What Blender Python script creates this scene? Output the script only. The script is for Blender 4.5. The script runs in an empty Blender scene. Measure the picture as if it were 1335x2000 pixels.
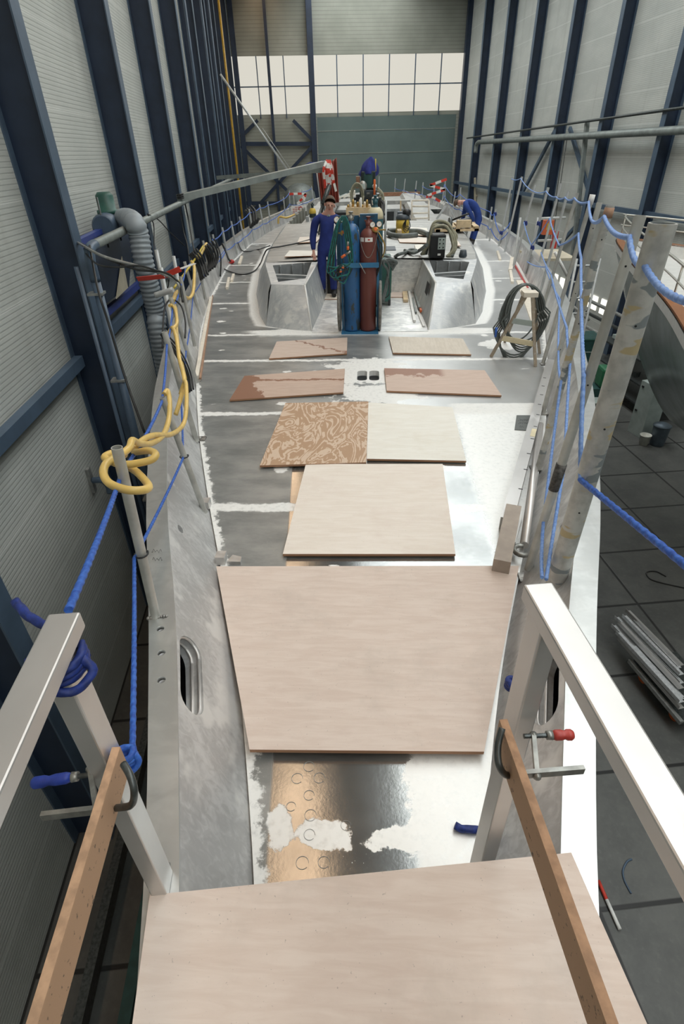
import bpy, bmesh, math, random
from mathutils import Vector, Matrix, noise as mnoise
random.seed(7)
SC = bpy.context.scene
COL = SC.collection
# ---------------------------------------------------------------- camera
FPX = 1053.0
CAMH = 2.15                                   # metres above the deck (z = 0)
_a, _p, _rho = math.radians(3.4), math.radians(33.7), 0.027
CF = Vector((-math.sin(_a)*math.cos(_p), math.cos(_a)*math.cos(_p), -math.sin(_p)))
_R0 = Vector((math.cos(_a), math.sin(_a), 0)); _U0 = _R0.cross(CF)
_c = math.sqrt(1-_rho*_rho)
CR = _R0*_c - _U0*_rho
CU = _R0*_rho + _U0*_c
CC = Vector((0, 0, CAMH))
camd = bpy.data.cameras.new('camera'); cam = bpy.data.objects.new('camera', camd); COL.objects.link(cam)
camd.sensor_fit = 'VERTICAL'; camd.sensor_height = 36; camd.lens = 36*FPX/2000
camd.shift_x = 0; camd.clip_start = 0.05; camd.clip_end = 300
m = Matrix((CR, CU, -CF)).transposed().to_4x4(); m.translation = CC
cam.matrix_world = m
SC.camera = cam
# ---------------------------------------------------------------- exposure, world
SC.view_settings.view_transform = 'Standard'; SC.view_settings.look = 'None'
SC.view_settings.gamma = 1; SC.view_settings.exposure = 0.14
SC.view_settings.use_curve_mapping = False
SKY_STRENGTH = 3.3
AMBER_STRENGTH = 3.0
BAND_STRENGTH = 0.62
LOW_STRENGTH = 1.2
w = bpy.data.worlds.new('world'); SC.world = w; w.use_nodes = True
w.node_tree.nodes['Background'].inputs[0].default_value = (0.75, 0.85, 1, 1)
w.node_tree.nodes['Background'].inputs[1].default_value = 0.6
# ---------------------------------------------------------------- geometry of the sight lines
def ray(x, y): return CF + CR*((x-667.5)/FPX) - CU*((y-1000)/FPX)
def PZ(x, y, z=0.0):
    d = ray(x, y); return CC + d*((z-CAMH)/d.z)
def PY(x, y, Y):
    d = ray(x, y); return CC + d*(Y/d.y)
HA = math.radians(7.7)                        # the hall is turned 7.7 degrees against the yacht
AX = Vector((-math.sin(HA), math.cos(HA), 0)); NX = Vector((math.cos(HA), math.sin(HA), 0))
def HALL(d, s, z): return NX*d + AX*s + Vector((0, 0, z))
def PW(x, y, d):                              # point on a plane parallel to the side walls
    r = ray(x, y); return CC + r*((d-CC.dot(NX))/r.dot(NX))
def PE(x, y, s):
    r = ray(x, y); return CC + r*((s-CC.dot(AX))/r.dot(AX))
V = Vector
# ---------------------------------------------------------------- material helpers
class N:
    def __init__(s, name):
        s.m = bpy.data.materials.new(name); s.m.use_nodes = True
        s.t = s.m.node_tree; s.n = s.t.nodes; s.l = s.t.links
        s.b = s.n['Principled BSDF']; s._pos = None
    def lk(s, a, b):
        if isinstance(a, (int, float)): b.default_value = a
        elif isinstance(a, tuple): b.default_value = a if len(a) == 4 or b.type == 'VECTOR' else (*a, 1)
        else: s.l.new(a, b)
    def pos(s):
        if s._pos is None: s._pos = s.n.new('ShaderNodeTexCoord').outputs['Object']
        return s._pos
    def map(s, scale=(1, 1, 1), rot=(0, 0, 0), loc=(0, 0, 0), v=None):
        k = s.n.new('ShaderNodeMapping'); s.l.new(v or s.pos(), k.inputs[0])
        k.inputs['Scale'].default_value = scale; k.inputs['Rotation'].default_value = rot; k.inputs['Location'].default_value = loc
        return k.outputs[0]
    def noise(s, scale=5, detail=4, v=None, rough=.55, dist=0):
        k = s.n.new('ShaderNodeTexNoise'); s.l.new(v or s.pos(), k.inputs['Vector'])
        k.inputs['Scale'].default_value = scale; k.inputs['Detail'].default_value = detail
        k.inputs['Roughness'].default_value = rough; k.inputs['Distortion'].default_value = dist
        return k.outputs['Fac']
    def voro(s, scale=5, v=None, feature='F1'):
        k = s.n.new('ShaderNodeTexVoronoi'); s.l.new(v or s.pos(), k.inputs['Vector']); k.feature = feature
        k.inputs['Scale'].default_value = scale; return k.outputs['Distance']
    def xyz(s, v=None):
        k = s.n.new('ShaderNodeSeparateXYZ'); s.l.new(v or s.pos(), k.inputs[0]); return k.outputs
    def ma(s, op, a, b=0.0, c=None):
        k = s.n.new('ShaderNodeMath'); k.operation = op
        s.lk(a, k.inputs[0]); s.lk(b, k.inputs[1])
        if c is not None: s.lk(c, k.inputs[2])
        return k.outputs[0]
    def step(s, x, lo, hi, a=0.0, b=1.0):      # smooth map range
        k = s.n.new('ShaderNodeMapRange'); k.interpolation_type = 'SMOOTHSTEP'
        s.lk(x, k.inputs['Value']); k.inputs['From Min'].default_value = min(lo, hi); k.inputs['From Max'].default_value = max(lo, hi)
        if lo > hi: a, b = b, a
        k.inputs['To Min'].default_value = a; k.inputs['To Max'].default_value = b
        return k.outputs[0]
    def mix(s, f, a, b):
        k = s.n.new('ShaderNodeMix'); k.data_type = 'RGBA'
        s.lk(f, k.inputs[0]); s.lk(a, k.inputs[6]); s.lk(b, k.inputs[7]); return k.outputs[2]
    def mx(s, *a):
        r = a[0]
        for q in a[1:]: r = s.ma('MAXIMUM', r, q)
        return r
    def set(s, col=None, rough=None, metal=None, bump=None, bs=.2, bd=.01, **kw):
        if col is not None: s.lk(col, s.b.inputs['Base Color'])
        if rough is not None: s.lk(rough, s.b.inputs['Roughness'])
        if metal is not None: s.lk(metal, s.b.inputs['Metallic'])
        if bump is not None:
            k = s.n.new('ShaderNodeBump'); k.inputs['Strength'].default_value = bs; k.inputs['Distance'].default_value = bd
            s.lk(bump, k.inputs['Height']); s.l.new(k.outputs[0], s.b.inputs['Normal'])
        for k_, v_ in kw.items(): s.lk(v_, s.b.inputs[k_])
        return s.m
def plain(name, col, rough=.5, metal=0.0, var=.12, scale=8, **kw):
    q = N(name); n = q.noise(scale, 4)
    a = tuple(c*(1-var) for c in col); b = tuple(min(1, c*(1+var)) for c in col)
    return q.set(q.mix(q.step(n, .3, .7), a, b), rough, metal, **kw)
def emit(name, col, st):
    q = N(name); q.set((0.02, 0.02, 0.02), .6)
    q.lk(col, q.b.inputs['Emission Color']); q.b.inputs['Emission Strength'].default_value = st
    return q.m
M = {}
def worn(name, col, wear, amount=.62, rough=.45, scale=14, metal=0.0):
    q = N(name); n = q.noise(scale, 6, q.map((1.6, 1.6, .5)), .7); big = q.noise(scale*.2, 3)
    f = q.step(n, amount, amount+.06)
    c = q.mix(q.step(big, .3, .7), tuple(x*.85 for x in col), tuple(min(1, x*1.1) for x in col))
    return q.set(q.mix(f, c, wear), rough, metal)
def make_materials():
    # aluminium deck plating: mill finish with ground weld seams
    q = N('aluminium_deck'); X, Y, Z = q.xyz()
    n1 = q.noise(2.2, 5); n2 = q.noise(14, 5, rough=.7); n3 = q.noise(1.0, 2, q.map((3.2, .7, 1)))
    fine = q.noise(90, 2)
    wob = q.ma('MULTIPLY', q.ma('SUBTRACT', n2, .5), .12)
    wobs = q.ma('MULTIPLY', q.ma('SUBTRACT', q.noise(3.5, 3), .5), .10)
    yy = q.ma('ADD', q.ma('ADD', Y, q.ma('MULTIPLY', wob, .55)), wobs)
    bands = []
    for y0, w0 in ((3.28, .040), (4.98, .032), (6.62, .03), (7.78, .03), (9.75, .035), (11.6, .03), (13.6, .04), (17.2, .05)):
        d = q.ma('ABSOLUTE', q.ma('SUBTRACT', yy, y0)); bands.append(q.step(d, w0+.02, w0-.005))
    e = q.n.new('ShaderNodeAttribute'); e.attribute_name = 'edge'
    ed = q.ma('ADD', e.outputs['Fac'], q.ma('MULTIPLY', wob, 1.5))
    bands.append(q.step(ed, .055, .03))
    # isolated dabs left by the grinder, stretched athwartships
    dv = q.voro(1.0, q.map((2.2, 2.4, 1)))
    db = q.ma('ADD', dv, q.ma('MULTIPLY', q.ma('SUBTRACT', q.noise(7, 4, q.map((.7, 2.2, 1))), .5), .45))
    dabs = q.step(db, .13, .09)
    pats = []
    for (px, py, rx, ry) in ((PZ(545, 1610).x, PZ(545, 1610).y, .055, .09), (PZ(632, 1630).x, PZ(632, 1630).y, .10, .055),
                             (PZ(790, 1640).x, PZ(790, 1640).y, .14, .05), (PZ(850, 1520).x, 1.2, .12, .25), (-.02, 6.2, .5, .45), (.1, 5.5, .45, .3),
                             (1.7, 7.2, .25, .2)):
        dx = q.ma('DIVIDE', q.ma('SUBTRACT', X, px), rx); dy = q.ma('DIVIDE', q.ma('SUBTRACT', Y, py), ry)
        dd = q.ma('SQRT', q.ma('ADD', q.ma('MULTIPLY', dx, dx), q.ma('MULTIPLY', dy, dy)))
        dd = q.ma('ADD', dd, q.ma('MULTIPLY', q.ma('SUBTRACT', q.noise(6, 6, rough=.65), .5), 2.6)); pats.append(q.step(dd, 1.08, .9))
    a = q.n.new('ShaderNodeAttribute'); a.attribute_name = 'ground'  # ground metal, plus the starboard roof reflection painted into it
    gr = q.step(q.ma('ADD', a.outputs['Fac'], q.ma('MULTIPLY', wob, 1.8)), .34, .62)
    mask = q.mx(*bands, dabs, *pats, gr)
    mask = q.ma('MULTIPLY', mask, q.step(q.noise(30, 4), .1, .55, .55, 1.0))
    specks = q.step(q.noise(160, 2), .70, .74)
    mask = q.mx(mask, q.ma('MULTIPLY', specks, q.step(q.noise(2, 2), .5, .62)))
    base = q.mix(q.step(n1, .3, .7), (.30, .31, .31), (.44, .45, .44))
    base = q.mix(q.ma('MULTIPLY', q.step(n2, .5, .75), .35), base, (.28, .28, .26))
    # outboard plates: duller finish, darker left and lighter right as painted-in reflections
    pl = q.step(q.ma('ADD', q.ma('ADD', X, .40), q.ma('MULTIPLY', q.ma('SUBTRACT', Y, 1.3), .09)), .01, -.01)
    pr = q.step(X, .1, .25)
    pl = q.ma('MULTIPLY', q.mx(pl, q.step(Y, 6.6, 6.7), q.step(Y, 4.9, 5.0)), q.ma('SUBTRACT', 1.0, q.ma('MULTIPLY', pr, q.step(Y, 13, 8, 0.0, .25))))
    skin = q.mix(q.step(q.noise(1.6, 6, q.map((1, 2.2, 1)), .65), .32, .7), (.20, .215, .215), (.36, .37, .365))
    skin = q.mix(pr, skin, q.mix(q.step(q.noise(1.3, 6), .3, .7), (.50, .51, .51), (.64, .645, .64)))  # starboard plates painted paler for the bright roof they mirror
    base = q.mix(pl, base, skin)
    col = q.mix(mask, base, (.80, .80, .78))
    rg = q.ma('ADD', q.ma('MULTIPLY', n3, .10), .09); rg = q.ma('ADD', rg, q.ma('MULTIPLY', mask, .32))
    rg = q.ma('ADD', rg, q.ma('MULTIPLY', pl, .22))
    met = q.ma('SUBTRACT', q.ma('SUBTRACT', .85, q.ma('MULTIPLY', pl, .45)), q.ma('MULTIPLY', mask, .35))
    M['deck'] = q.set(col, rg, met, bump=q.ma('ADD', q.ma('MULTIPLY', n1, .6), q.ma('MULTIPLY', fine, .05)), bs=.12, bd=.02)
    # brushed / disc-ground aluminium (bulwarks, cap, coamings)
    def alu(name, lo, hi, white, met, r0, sc=(1, 1, 1), amt=.5):
        q = N(name); v = q.map(sc)
        sw = q.noise(2.2, 5, v, dist=1.0); st = q.noise(7, 3, q.map((sc[0]*.4, sc[1]*4, sc[2]*3)), dist=1.2)
        f = q.step(q.ma('ADD', q.ma('MULTIPLY', sw, .6), q.ma('MULTIPLY', st, .4)), .40, .62)
        c = q.mix(f, lo, hi); c = q.mix(q.step(q.noise(3, 4), amt, amt+.1), c, white)
        M[name] = q.set(c, q.ma('ADD', r0, q.ma('MULTIPLY', st, .15)), met, bump=q.ma('ADD', st, q.ma('MULTIPLY', q.noise(60, 2), .1)), bs=.15, bd=.004)
    alu('bulwark', (.50, .50, .50), (.68, .68, .68), (.76, .76, .75), .55, .40, (1, 1, 1), .52)
    alu('cap', (.56, .57, .56), (.66, .67, .66), (.62, .62, .60), .8, .28, (2, .4, 1), .62)
    alu('coaming', (.50, .52, .54), (.64, .65, .65), (.78, .78, .76), .5, .40, (3, 3, .7), .56)
    alu('well', (.55, .56, .56), (.82, .82, .80), (.86, .86, .84), .45, .38, (3, 3, 3), .5)
    alu('roofplate', (.36, .36, .35), (.48, .48, .46), (.56, .56, .53), .6, .42, (.5, 2.4, 1), .58)
    M['alu_new'] = plain('brushed_aluminium_profile', (.62, .605, .59), .38, .7, .07, 3, Anisotropic=.4)
    M['alu_tube'] = plain('weathered_aluminium_tube', (.50, .50, .47), .5, .45, .22, 5)
    q = N('tube_with_tape'); n = q.noise(3.2, 3, q.map((1, 1, 3))); g = q.noise(12, 4)
    c = q.mix(q.step(g, .35, .65), (.40, .40, .38), (.56, .56, .53)); c = q.mix(q.step(n, .57, .60), c, (.48, .40, .24)); c = q.mix(q.step(n, .41, .39), c, (.24, .27, .28))
    M['alu_taped'] = q.set(c, .5, .3)
    M['alu_far'] = plain('zinc_tube', (.50, .52, .52), .5, .3, .15, 4)
    M['weld'] = plain('weld_bead', (.30, .29, .27), .45, .7, .5, 40, bump=None)
    M['soot'] = plain('sooted_weld', (.09, .085, .08), .6, .4, .5, 50)
    # plywood faces
    def ply(name, a, b, stain=None, along='x', amt=.62, wet=None):
        q = N(name); sc = (1.2, 9, 9) if along == 'x' else (9, 1.2, 9)
        g = q.noise(4, 6, q.map(sc), .6, .6); bl = q.noise(1.3, 4)
        c = q.mix(q.step(g, .3, .7), a, b)
        if stain: c = q.mix(q.ma('MULTIPLY', q.step(q.noise(2.4, 6, rough=.7), .48, .72), .6), c, stain)
        c = q.mix(q.ma('MULTIPLY', q.step(q.noise(120, 2), .70, .76), .5), c, tuple(x*.4 for x in a))
        if wet:
            wc, f = wet; c = q.mix(f(q), c, wc)
        M[name] = q.set(c, .62, 0, bump=g, bs=.06, bd=.002); M[name].name = name
        q.b.inputs['Specular IOR Level'].default_value = .35
    ply('ply_pink', (.64, .52, .45), (.71, .60, .53), (.56, .47, .41))
    ply('ply_pale', (.76, .68, .60), (.82, .75, .68), (.72, .62, .55))
    ply('ply_white', (.77, .74, .67), (.83, .81, .75), (.72, .67, .58))
    ply('ply_buff', (.56, .50, .42), (.64, .58, .50), (.5, .44, .37), 'y')
    def wet1(q):
        X, Y, Z = q.xyz(); n = q.ma('MULTIPLY', q.ma('SUBTRACT', q.noise(6, 5, rough=.65), .5), .5)
        line = q.step(q.ma('ABSOLUTE', q.ma('ADD', q.ma('SUBTRACT', Y, .12), q.ma('MULTIPLY', n, .35))), .03, .018)
        edge = q.step(q.ma('ADD', q.ma('ADD', X, .36), q.ma('ADD', n, q.ma('MULTIPLY', Y, .25))), .0, -.03)
        return q.mx(line, edge)
    def wet2(q):
        X, Y, Z = q.xyz(); n = q.ma('MULTIPLY', q.ma('SUBTRACT', q.noise(6, 5, rough=.65), .5), .6)
        a = q.step(q.ma('ADD', q.ma('SUBTRACT', Y, .16), n), -.01, .03); b = q.step(X, .12, .02)
        return q.ma('MULTIPLY', a, b)
    def wet3(q):
        X, Y, Z = q.xyz(); n = q.ma('MULTIPLY', q.ma('SUBTRACT', q.noise(7, 5, rough=.65), .5), .4)
        return q.step(q.ma('ABSOLUTE', q.ma('ADD', q.ma('SUBTRACT', q.ma('ADD', Y, q.ma('MULTIPLY', X, .75)), .14), n)), .035, .02)
    ply('ply_wet_left', (.50, .36, .29), (.56, .43, .35), (.46, .34, .28), wet=((.26, .13, .08), wet1))
    ply('ply_wet_right', (.54, .41, .34), (.60, .47, .40), None, wet=((.34, .20, .15), wet2))
    ply('ply_wet_line', (.54, .42, .35), (.60, .49, .42), None, wet=((.30, .17, .12), wet3))
    q = N('ply_figured'); v = q.map((4.2, 1.7, 1)); nn = q.noise(1.1, 4, v, .5, 1.1)
    rg_ = q.ma('SINE', q.ma('MULTIPLY', nn, 62.0)); f = q.step(q.ma('ADD', rg_, q.ma('SUBTRACT', q.noise(9, 3), .5)), -.2, .5)
    c = q.mix(f, (.43, .27, .16), (.62, .47, .35)); M['ply_figured'] = q.set(c, .6, 0)
    q = N('ply_edge'); X, Y, Z = q.xyz(); f = q.step(q.ma('SINE', q.ma('MULTIPLY', Z, 900.0)), -.3, .3)
    M['ply_edge'] = q.set(q.mix(f, (.30, .15, .08), (.42, .24, .14)), .7, 0)
    q = N('ply_strip'); f = q.noise(60, 3, rough=.7)
    M['ply_strip'] = q.set(q.mix(q.step(f, .62, .68), (.46, .28, .17), (.14, .09, .06)), .7, 0)
    M['ply_layers'] = plain('plywood_layered_face', (.50, .30, .18), .6, 0, .2, 30)
    M['timber'] = plain('raw_pine', (.62, .48, .30), .65, 0, .15, 10)
    M['timber_pale'] = plain('pale_batten', (.74, .68, .58), .6, 0, .08, 10)
    M['timber_brown'] = plain('brown_batten', (.38, .23, .15), .6, 0, .15, 10)
    # hall
    q = N('ribbed_cladding'); X, Y, Z = q.xyz()
    rib = q.ma('SINE', q.ma('MULTIPLY', Z, 2*math.pi/.0583)); rib = q.step(rib, -.4, -.95)
    jn = q.ma('FRACT', q.ma('DIVIDE', q.ma('ADD', Z, 20.33), 1.05)); jm = q.step(jn, .035, .02)
    dirt = q.noise(.6, 5, q.map((1.0, 1.0, 2.2)), .6); sm = q.noise(.35, 4, q.map((5, 5, .5)))
    c = q.mix(q.step(dirt, .35, .7), (.50, .52, .49), (.57, .585, .55)); c = q.mix(q.ma('MULTIPLY', q.step(sm, .52, .72), .35), c, (.36, .37, .34))
    c = q.mix(q.ma('MULTIPLY', rib, .42), c, (.30, .31, .30)); c = q.mix(q.ma('MULTIPLY', jm, .5), c, (.68, .69, .66))
    M['cladding'] = q.set(c, .55, 0, bump=q.ma('SUBTRACT', jm, rib), bs=.3, bd=.01)
    q = N('end_cladding'); X, Y, Z = q.xyz(); rib = q.step(q.ma('SINE', q.ma('MULTIPLY', Z, 2*math.pi/.21)), -.6, -.9)
    c = q.mix(q.step(q.noise(.5, 5), .3, .7), (.30, .31, .26), (.38, .385, .33)); c = q.mix(q.ma('MULTIPLY', rib, .4), c, (.18, .185, .16))
    M['endclad'] = q.set(c, .6, 0)
    M['steel_blue'] = plain('navy_steel_and_shaded_web', (.020, .034, .066), .38, 0, .15, 2)  # column webs: same paint as the flanges, shade put into the colour
    M['steel_slate'] = plain('slate_steel_and_lit_flange', (.075, .115, .17), .42, 0, .12, 3)  # column flanges: same paint as the webs, light put into the colour
    M['steel_bright'] = plain('bright_blue_steel', (.035, .06, .26), .4, 0, .15, 3)
    q = N('roller_door'); X, Y, Z = q.xyz(); M['door'] = q.set(q.mix(q.step(q.noise(.6, 4), .3, .7), (.135, .185, .18), (.16, .215, .205)), .5, 0)
    M['pale_line'] = plain('pale_joint_strip', (.36, .38, .34), .5, 0, .1)
    q = N('concrete_plates'); X, Y, Z = q.xyz()
    fx = q.ma('FRACT', q.ma('ADD', q.ma('DIVIDE', X, 1.613), 20.586)); fy = q.ma('FRACT', q.ma('ADD', q.ma('DIVIDE', Y, 1.613), 20.0))
    def ln(f): return q.step(q.ma('ABSOLUTE', q.ma('SUBTRACT', f, .5)), .022, .010)
    j = q.mx(ln(fx), ln(fy)); n = q.noise(1.2, 6, rough=.7); g = q.noise(14, 4)
    c = q.mix(q.step(n, .3, .7), (.085, .088, .085), (.135, .138, .13)); c = q.mix(q.ma('MULTIPLY', q.step(g, .5, .8), .3), c, (.19, .19, .18)); c = q.mix(j, c, (.02, .02, .02))
    M['floor'] = q.set(c, .45, 0, bump=q.ma('MULTIPLY', j, -1.0), bs=.3, bd=.02)
    M['roof'] = plain('dark_roof_deck', (.05, .055, .055), .8)
    M['skylight'] = emit('daylight_rooflight', (.96, 1.0, .985), SKY_STRENGTH)
    M['amber'] = emit('amber_rooflight', (1.0, .68, .43), AMBER_STRENGTH)
    M['band'] = emit('added_cream_glow', (1.0, .96, .84), BAND_STRENGTH)  # made-up glow for the upper far wall
    M['lowwin'] = emit('lit_low_window', (1.0, .97, .86), LOW_STRENGTH)
    # paints, plastics, cloth
    q = N('blue_rope'); M['rope'] = q.set(q.mix(q.step(q.noise(60, 3), .3, .7), (.015, .07, .36), (.04, .15, .55)), .55)
    q = N('pale_blue_rope'); M['rope_pale'] = q.set(q.mix(q.step(q.noise(60, 3), .3, .7), (.12, .24, .58), (.22, .36, .68)), .6)
    M['rope_navy'] = plain('navy_rope', (.012, .03, .18), .6, 0, .3, 60)
    M['hose_yellow'] = plain('yellow_hose', (.72, .50, .15), .38, 0, .12, 9)
    M['rubber'] = plain('black_rubber', (.018, .019, .02), .45, 0, .3, 12)
    M['rubber_grey'] = plain('grey_green_cable', (.10, .115, .11), .5, 0, .2, 12)
    M['hose_khaki'] = plain('khaki_hose', (.30, .29, .21), .55, 0, .2, 14)
    M['hose_green'] = plain('green_teal_hose', (.01, .15, .14), .4, 0, .3, 20)
    q = N('spiral_duct'); M['duct'] = q.set(q.mix(q.step(q.noise(3, 3), .3, .7), (.26, .30, .33), (.34, .38, .41)), .5, .1)
    M['cyl_blue'] = worn('worn_blue_cylinder', (.025, .12, .30), (.05, .06, .05), .545, .4, 9)
    M['cyl_red'] = worn('maroon_cylinder', (.15, .042, .033), (.09, .03, .03), .68, .42, 9)
    M['cyl_teal'] = worn('teal_cylinder', (.02, .09, .11), (.10, .11, .10), .68, .4, 9)
    M['cyl_dark'] = plain('dark_green_cylinder', (.015, .03, .03), .4)
    M['cream'] = plain('cream_paint', (.70, .62, .42), .5)
    M['white'] = plain('white_paint', (.78, .78, .76), .5, 0, .04)
    M['panel_blue'] = worn('blue_cart_panel', (.025, .10, .18), (.10, .14, .15), .70, .45, 9)
    M['frame_blue'] = plain('blue_cart_frame', (.03, .16, .32), .45)
    M['brass'] = plain('brass', (.45, .30, .10), .35, .8)
    M['steel'] = plain('dull_steel', (.30, .30, .28), .42, .7, .25, 30)
    M['steel_dark'] = plain('dark_steel', (.09, .10, .10), .4, .7, .3, 30)
    M['galv'] = plain('galvanised_steel', (.36, .37, .36), .45, .5, .2, 12)
    M['channel'] = plain('grey_channel', (.26, .29, .28), .5, .3, .15, 4)
    M['wheel'] = plain('dusty_wheel', (.20, .19, .17), .7, 0, .3, 20)
    M['black'] = plain('black_plastic', (.015, .016, .018), .45)
    M['slate'] = plain('slate_plastic', (.05, .065, .08), .5)
    M['green_mach'] = plain('green_machine', (.025, .10, .08), .45, 0, .2, 6)
    M['green_cab'] = plain('green_cabinet', (.02, .07, .065), .5, 0, .2, 6)
    M['green_light'] = plain('green_lathe_cover', (.03, .17, .08), .45)
    M['orange'] = plain('orange_paint', (.75, .16, .04), .5)
    M['firstaid'] = plain('orange_red_box', (.62, .13, .05), .5)
    M['yellow'] = plain('yellow_plastic', (.60, .42, .06), .45)
    M['yellow_cable'] = plain('yellow_cable', (.55, .43, .06), .5)
    M['red'] = plain('red_plastic', (.50, .035, .03), .4)
    M['clamp_red'] = plain('red_wood_handle', (.42, .045, .035), .4)
    M['clamp_blue'] = plain('blue_wood_handle', (.02, .05, .33), .45, 0, .25, 30)
    M['tape_red'] = plain('red_tape', (.62, .05, .03), .45)
    M['tape_white'] = plain('white_tape', (.78, .77, .74), .45)
    q = N('maroon_curtain'); M['curtain'] = q.set(q.mix(q.step(q.noise(9, 4, q.map((6, 6, .4))), .3, .7), (.18, .03, .02), (.28, .055, .035)), .45)
    M['overall'] = plain('royal_blue_cotton', (.016, .032, .18), .85, 0, .2, 6)
    M['overall2'] = plain('blue_cotton', (.018, .05, .23), .85, 0, .2, 6)
    M['cloth_blue'] = plain('indigo_cloth', (.02, .03, .18), .9, 0, .2, 10)
    M['skin'] = plain('skin', (.55, .30, .23), .55, 0, .06)
    M['hair'] = plain('brown_hair', (.10, .07, .05), .8, 0, .3, 60)
    M['shirt'] = plain('grey_shirt', (.30, .34, .33), .85)
    M['boot'] = plain('black_boot', (.02, .02, .02), .6)
    M['glove'] = plain('grey_glove', (.35, .34, .28), .85, 0, .2, 30)
    M['locker'] = plain('pale_green_steel', (.36, .42, .40), .5, 0, .1, 4)
    M['locker_side'] = M['locker']
    M['bin'] = plain('dark_zinc_bin', (.10, .13, .16), .45, .4)
    M['bucket'] = plain('white_bucket', (.62, .62, .56), .5)
    M['scrap'] = plain('aluminium_offcuts', (.72, .74, .76), .35, .4, .15, 20)
    M['teak'] = worn('varnished_teak', (.36, .14, .05), (.25, .09, .03), .6, .3, 7)
    M['gelcoat'] = plain('white_gelcoat', (.74, .74, .72), .3, 0, .05)
    M['yacht_grey'] = plain('grey_glossy_hull', (.34, .39, .39), .22, .0, .2, 1.2)
    M['stainless'] = plain('stainless_rail', (.62, .61, .56), .3, .7, .05)
    M['yacht_dark'] = plain('dark_bottom_paint', (.03, .04, .04), .3)
    M['pink'] = plain('pink_cover', (.60, .42, .48), .8)
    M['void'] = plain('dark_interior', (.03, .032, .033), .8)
    M['inner_alu'] = plain('inner_frames', (.40, .42, .43), .5, .5, .15, 6)
    M['sheet_grey'] = plain('grey_masking_sheet', (.20, .20, .17), .7)
    M['rust'] = plain('rusty_steel', (.30, .15, .09), .7, 0, .25, 20)
    M['yellow_pipe'] = plain('yellow_gas_pipe', (.50, .30, .03), .45)
    M['paint_tan'] = plain('tan_panel', (.52, .47, .36), .6, 0, .1, 4)
    M['ink'] = plain('marker_ink', (.06, .06, .07), .6)
    M['platedark'] = plain('dark_cover_plate', (.13, .14, .135), .4, .4)
    M['blue_plastic'] = plain('blue_plastic', (.02, .10, .42), .4)
    M['rawtrestle'] = worn('paint_splashed_trestle', (.33, .27, .20), (.45, .43, .38), .55, .6, 30)
make_materials()
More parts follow.
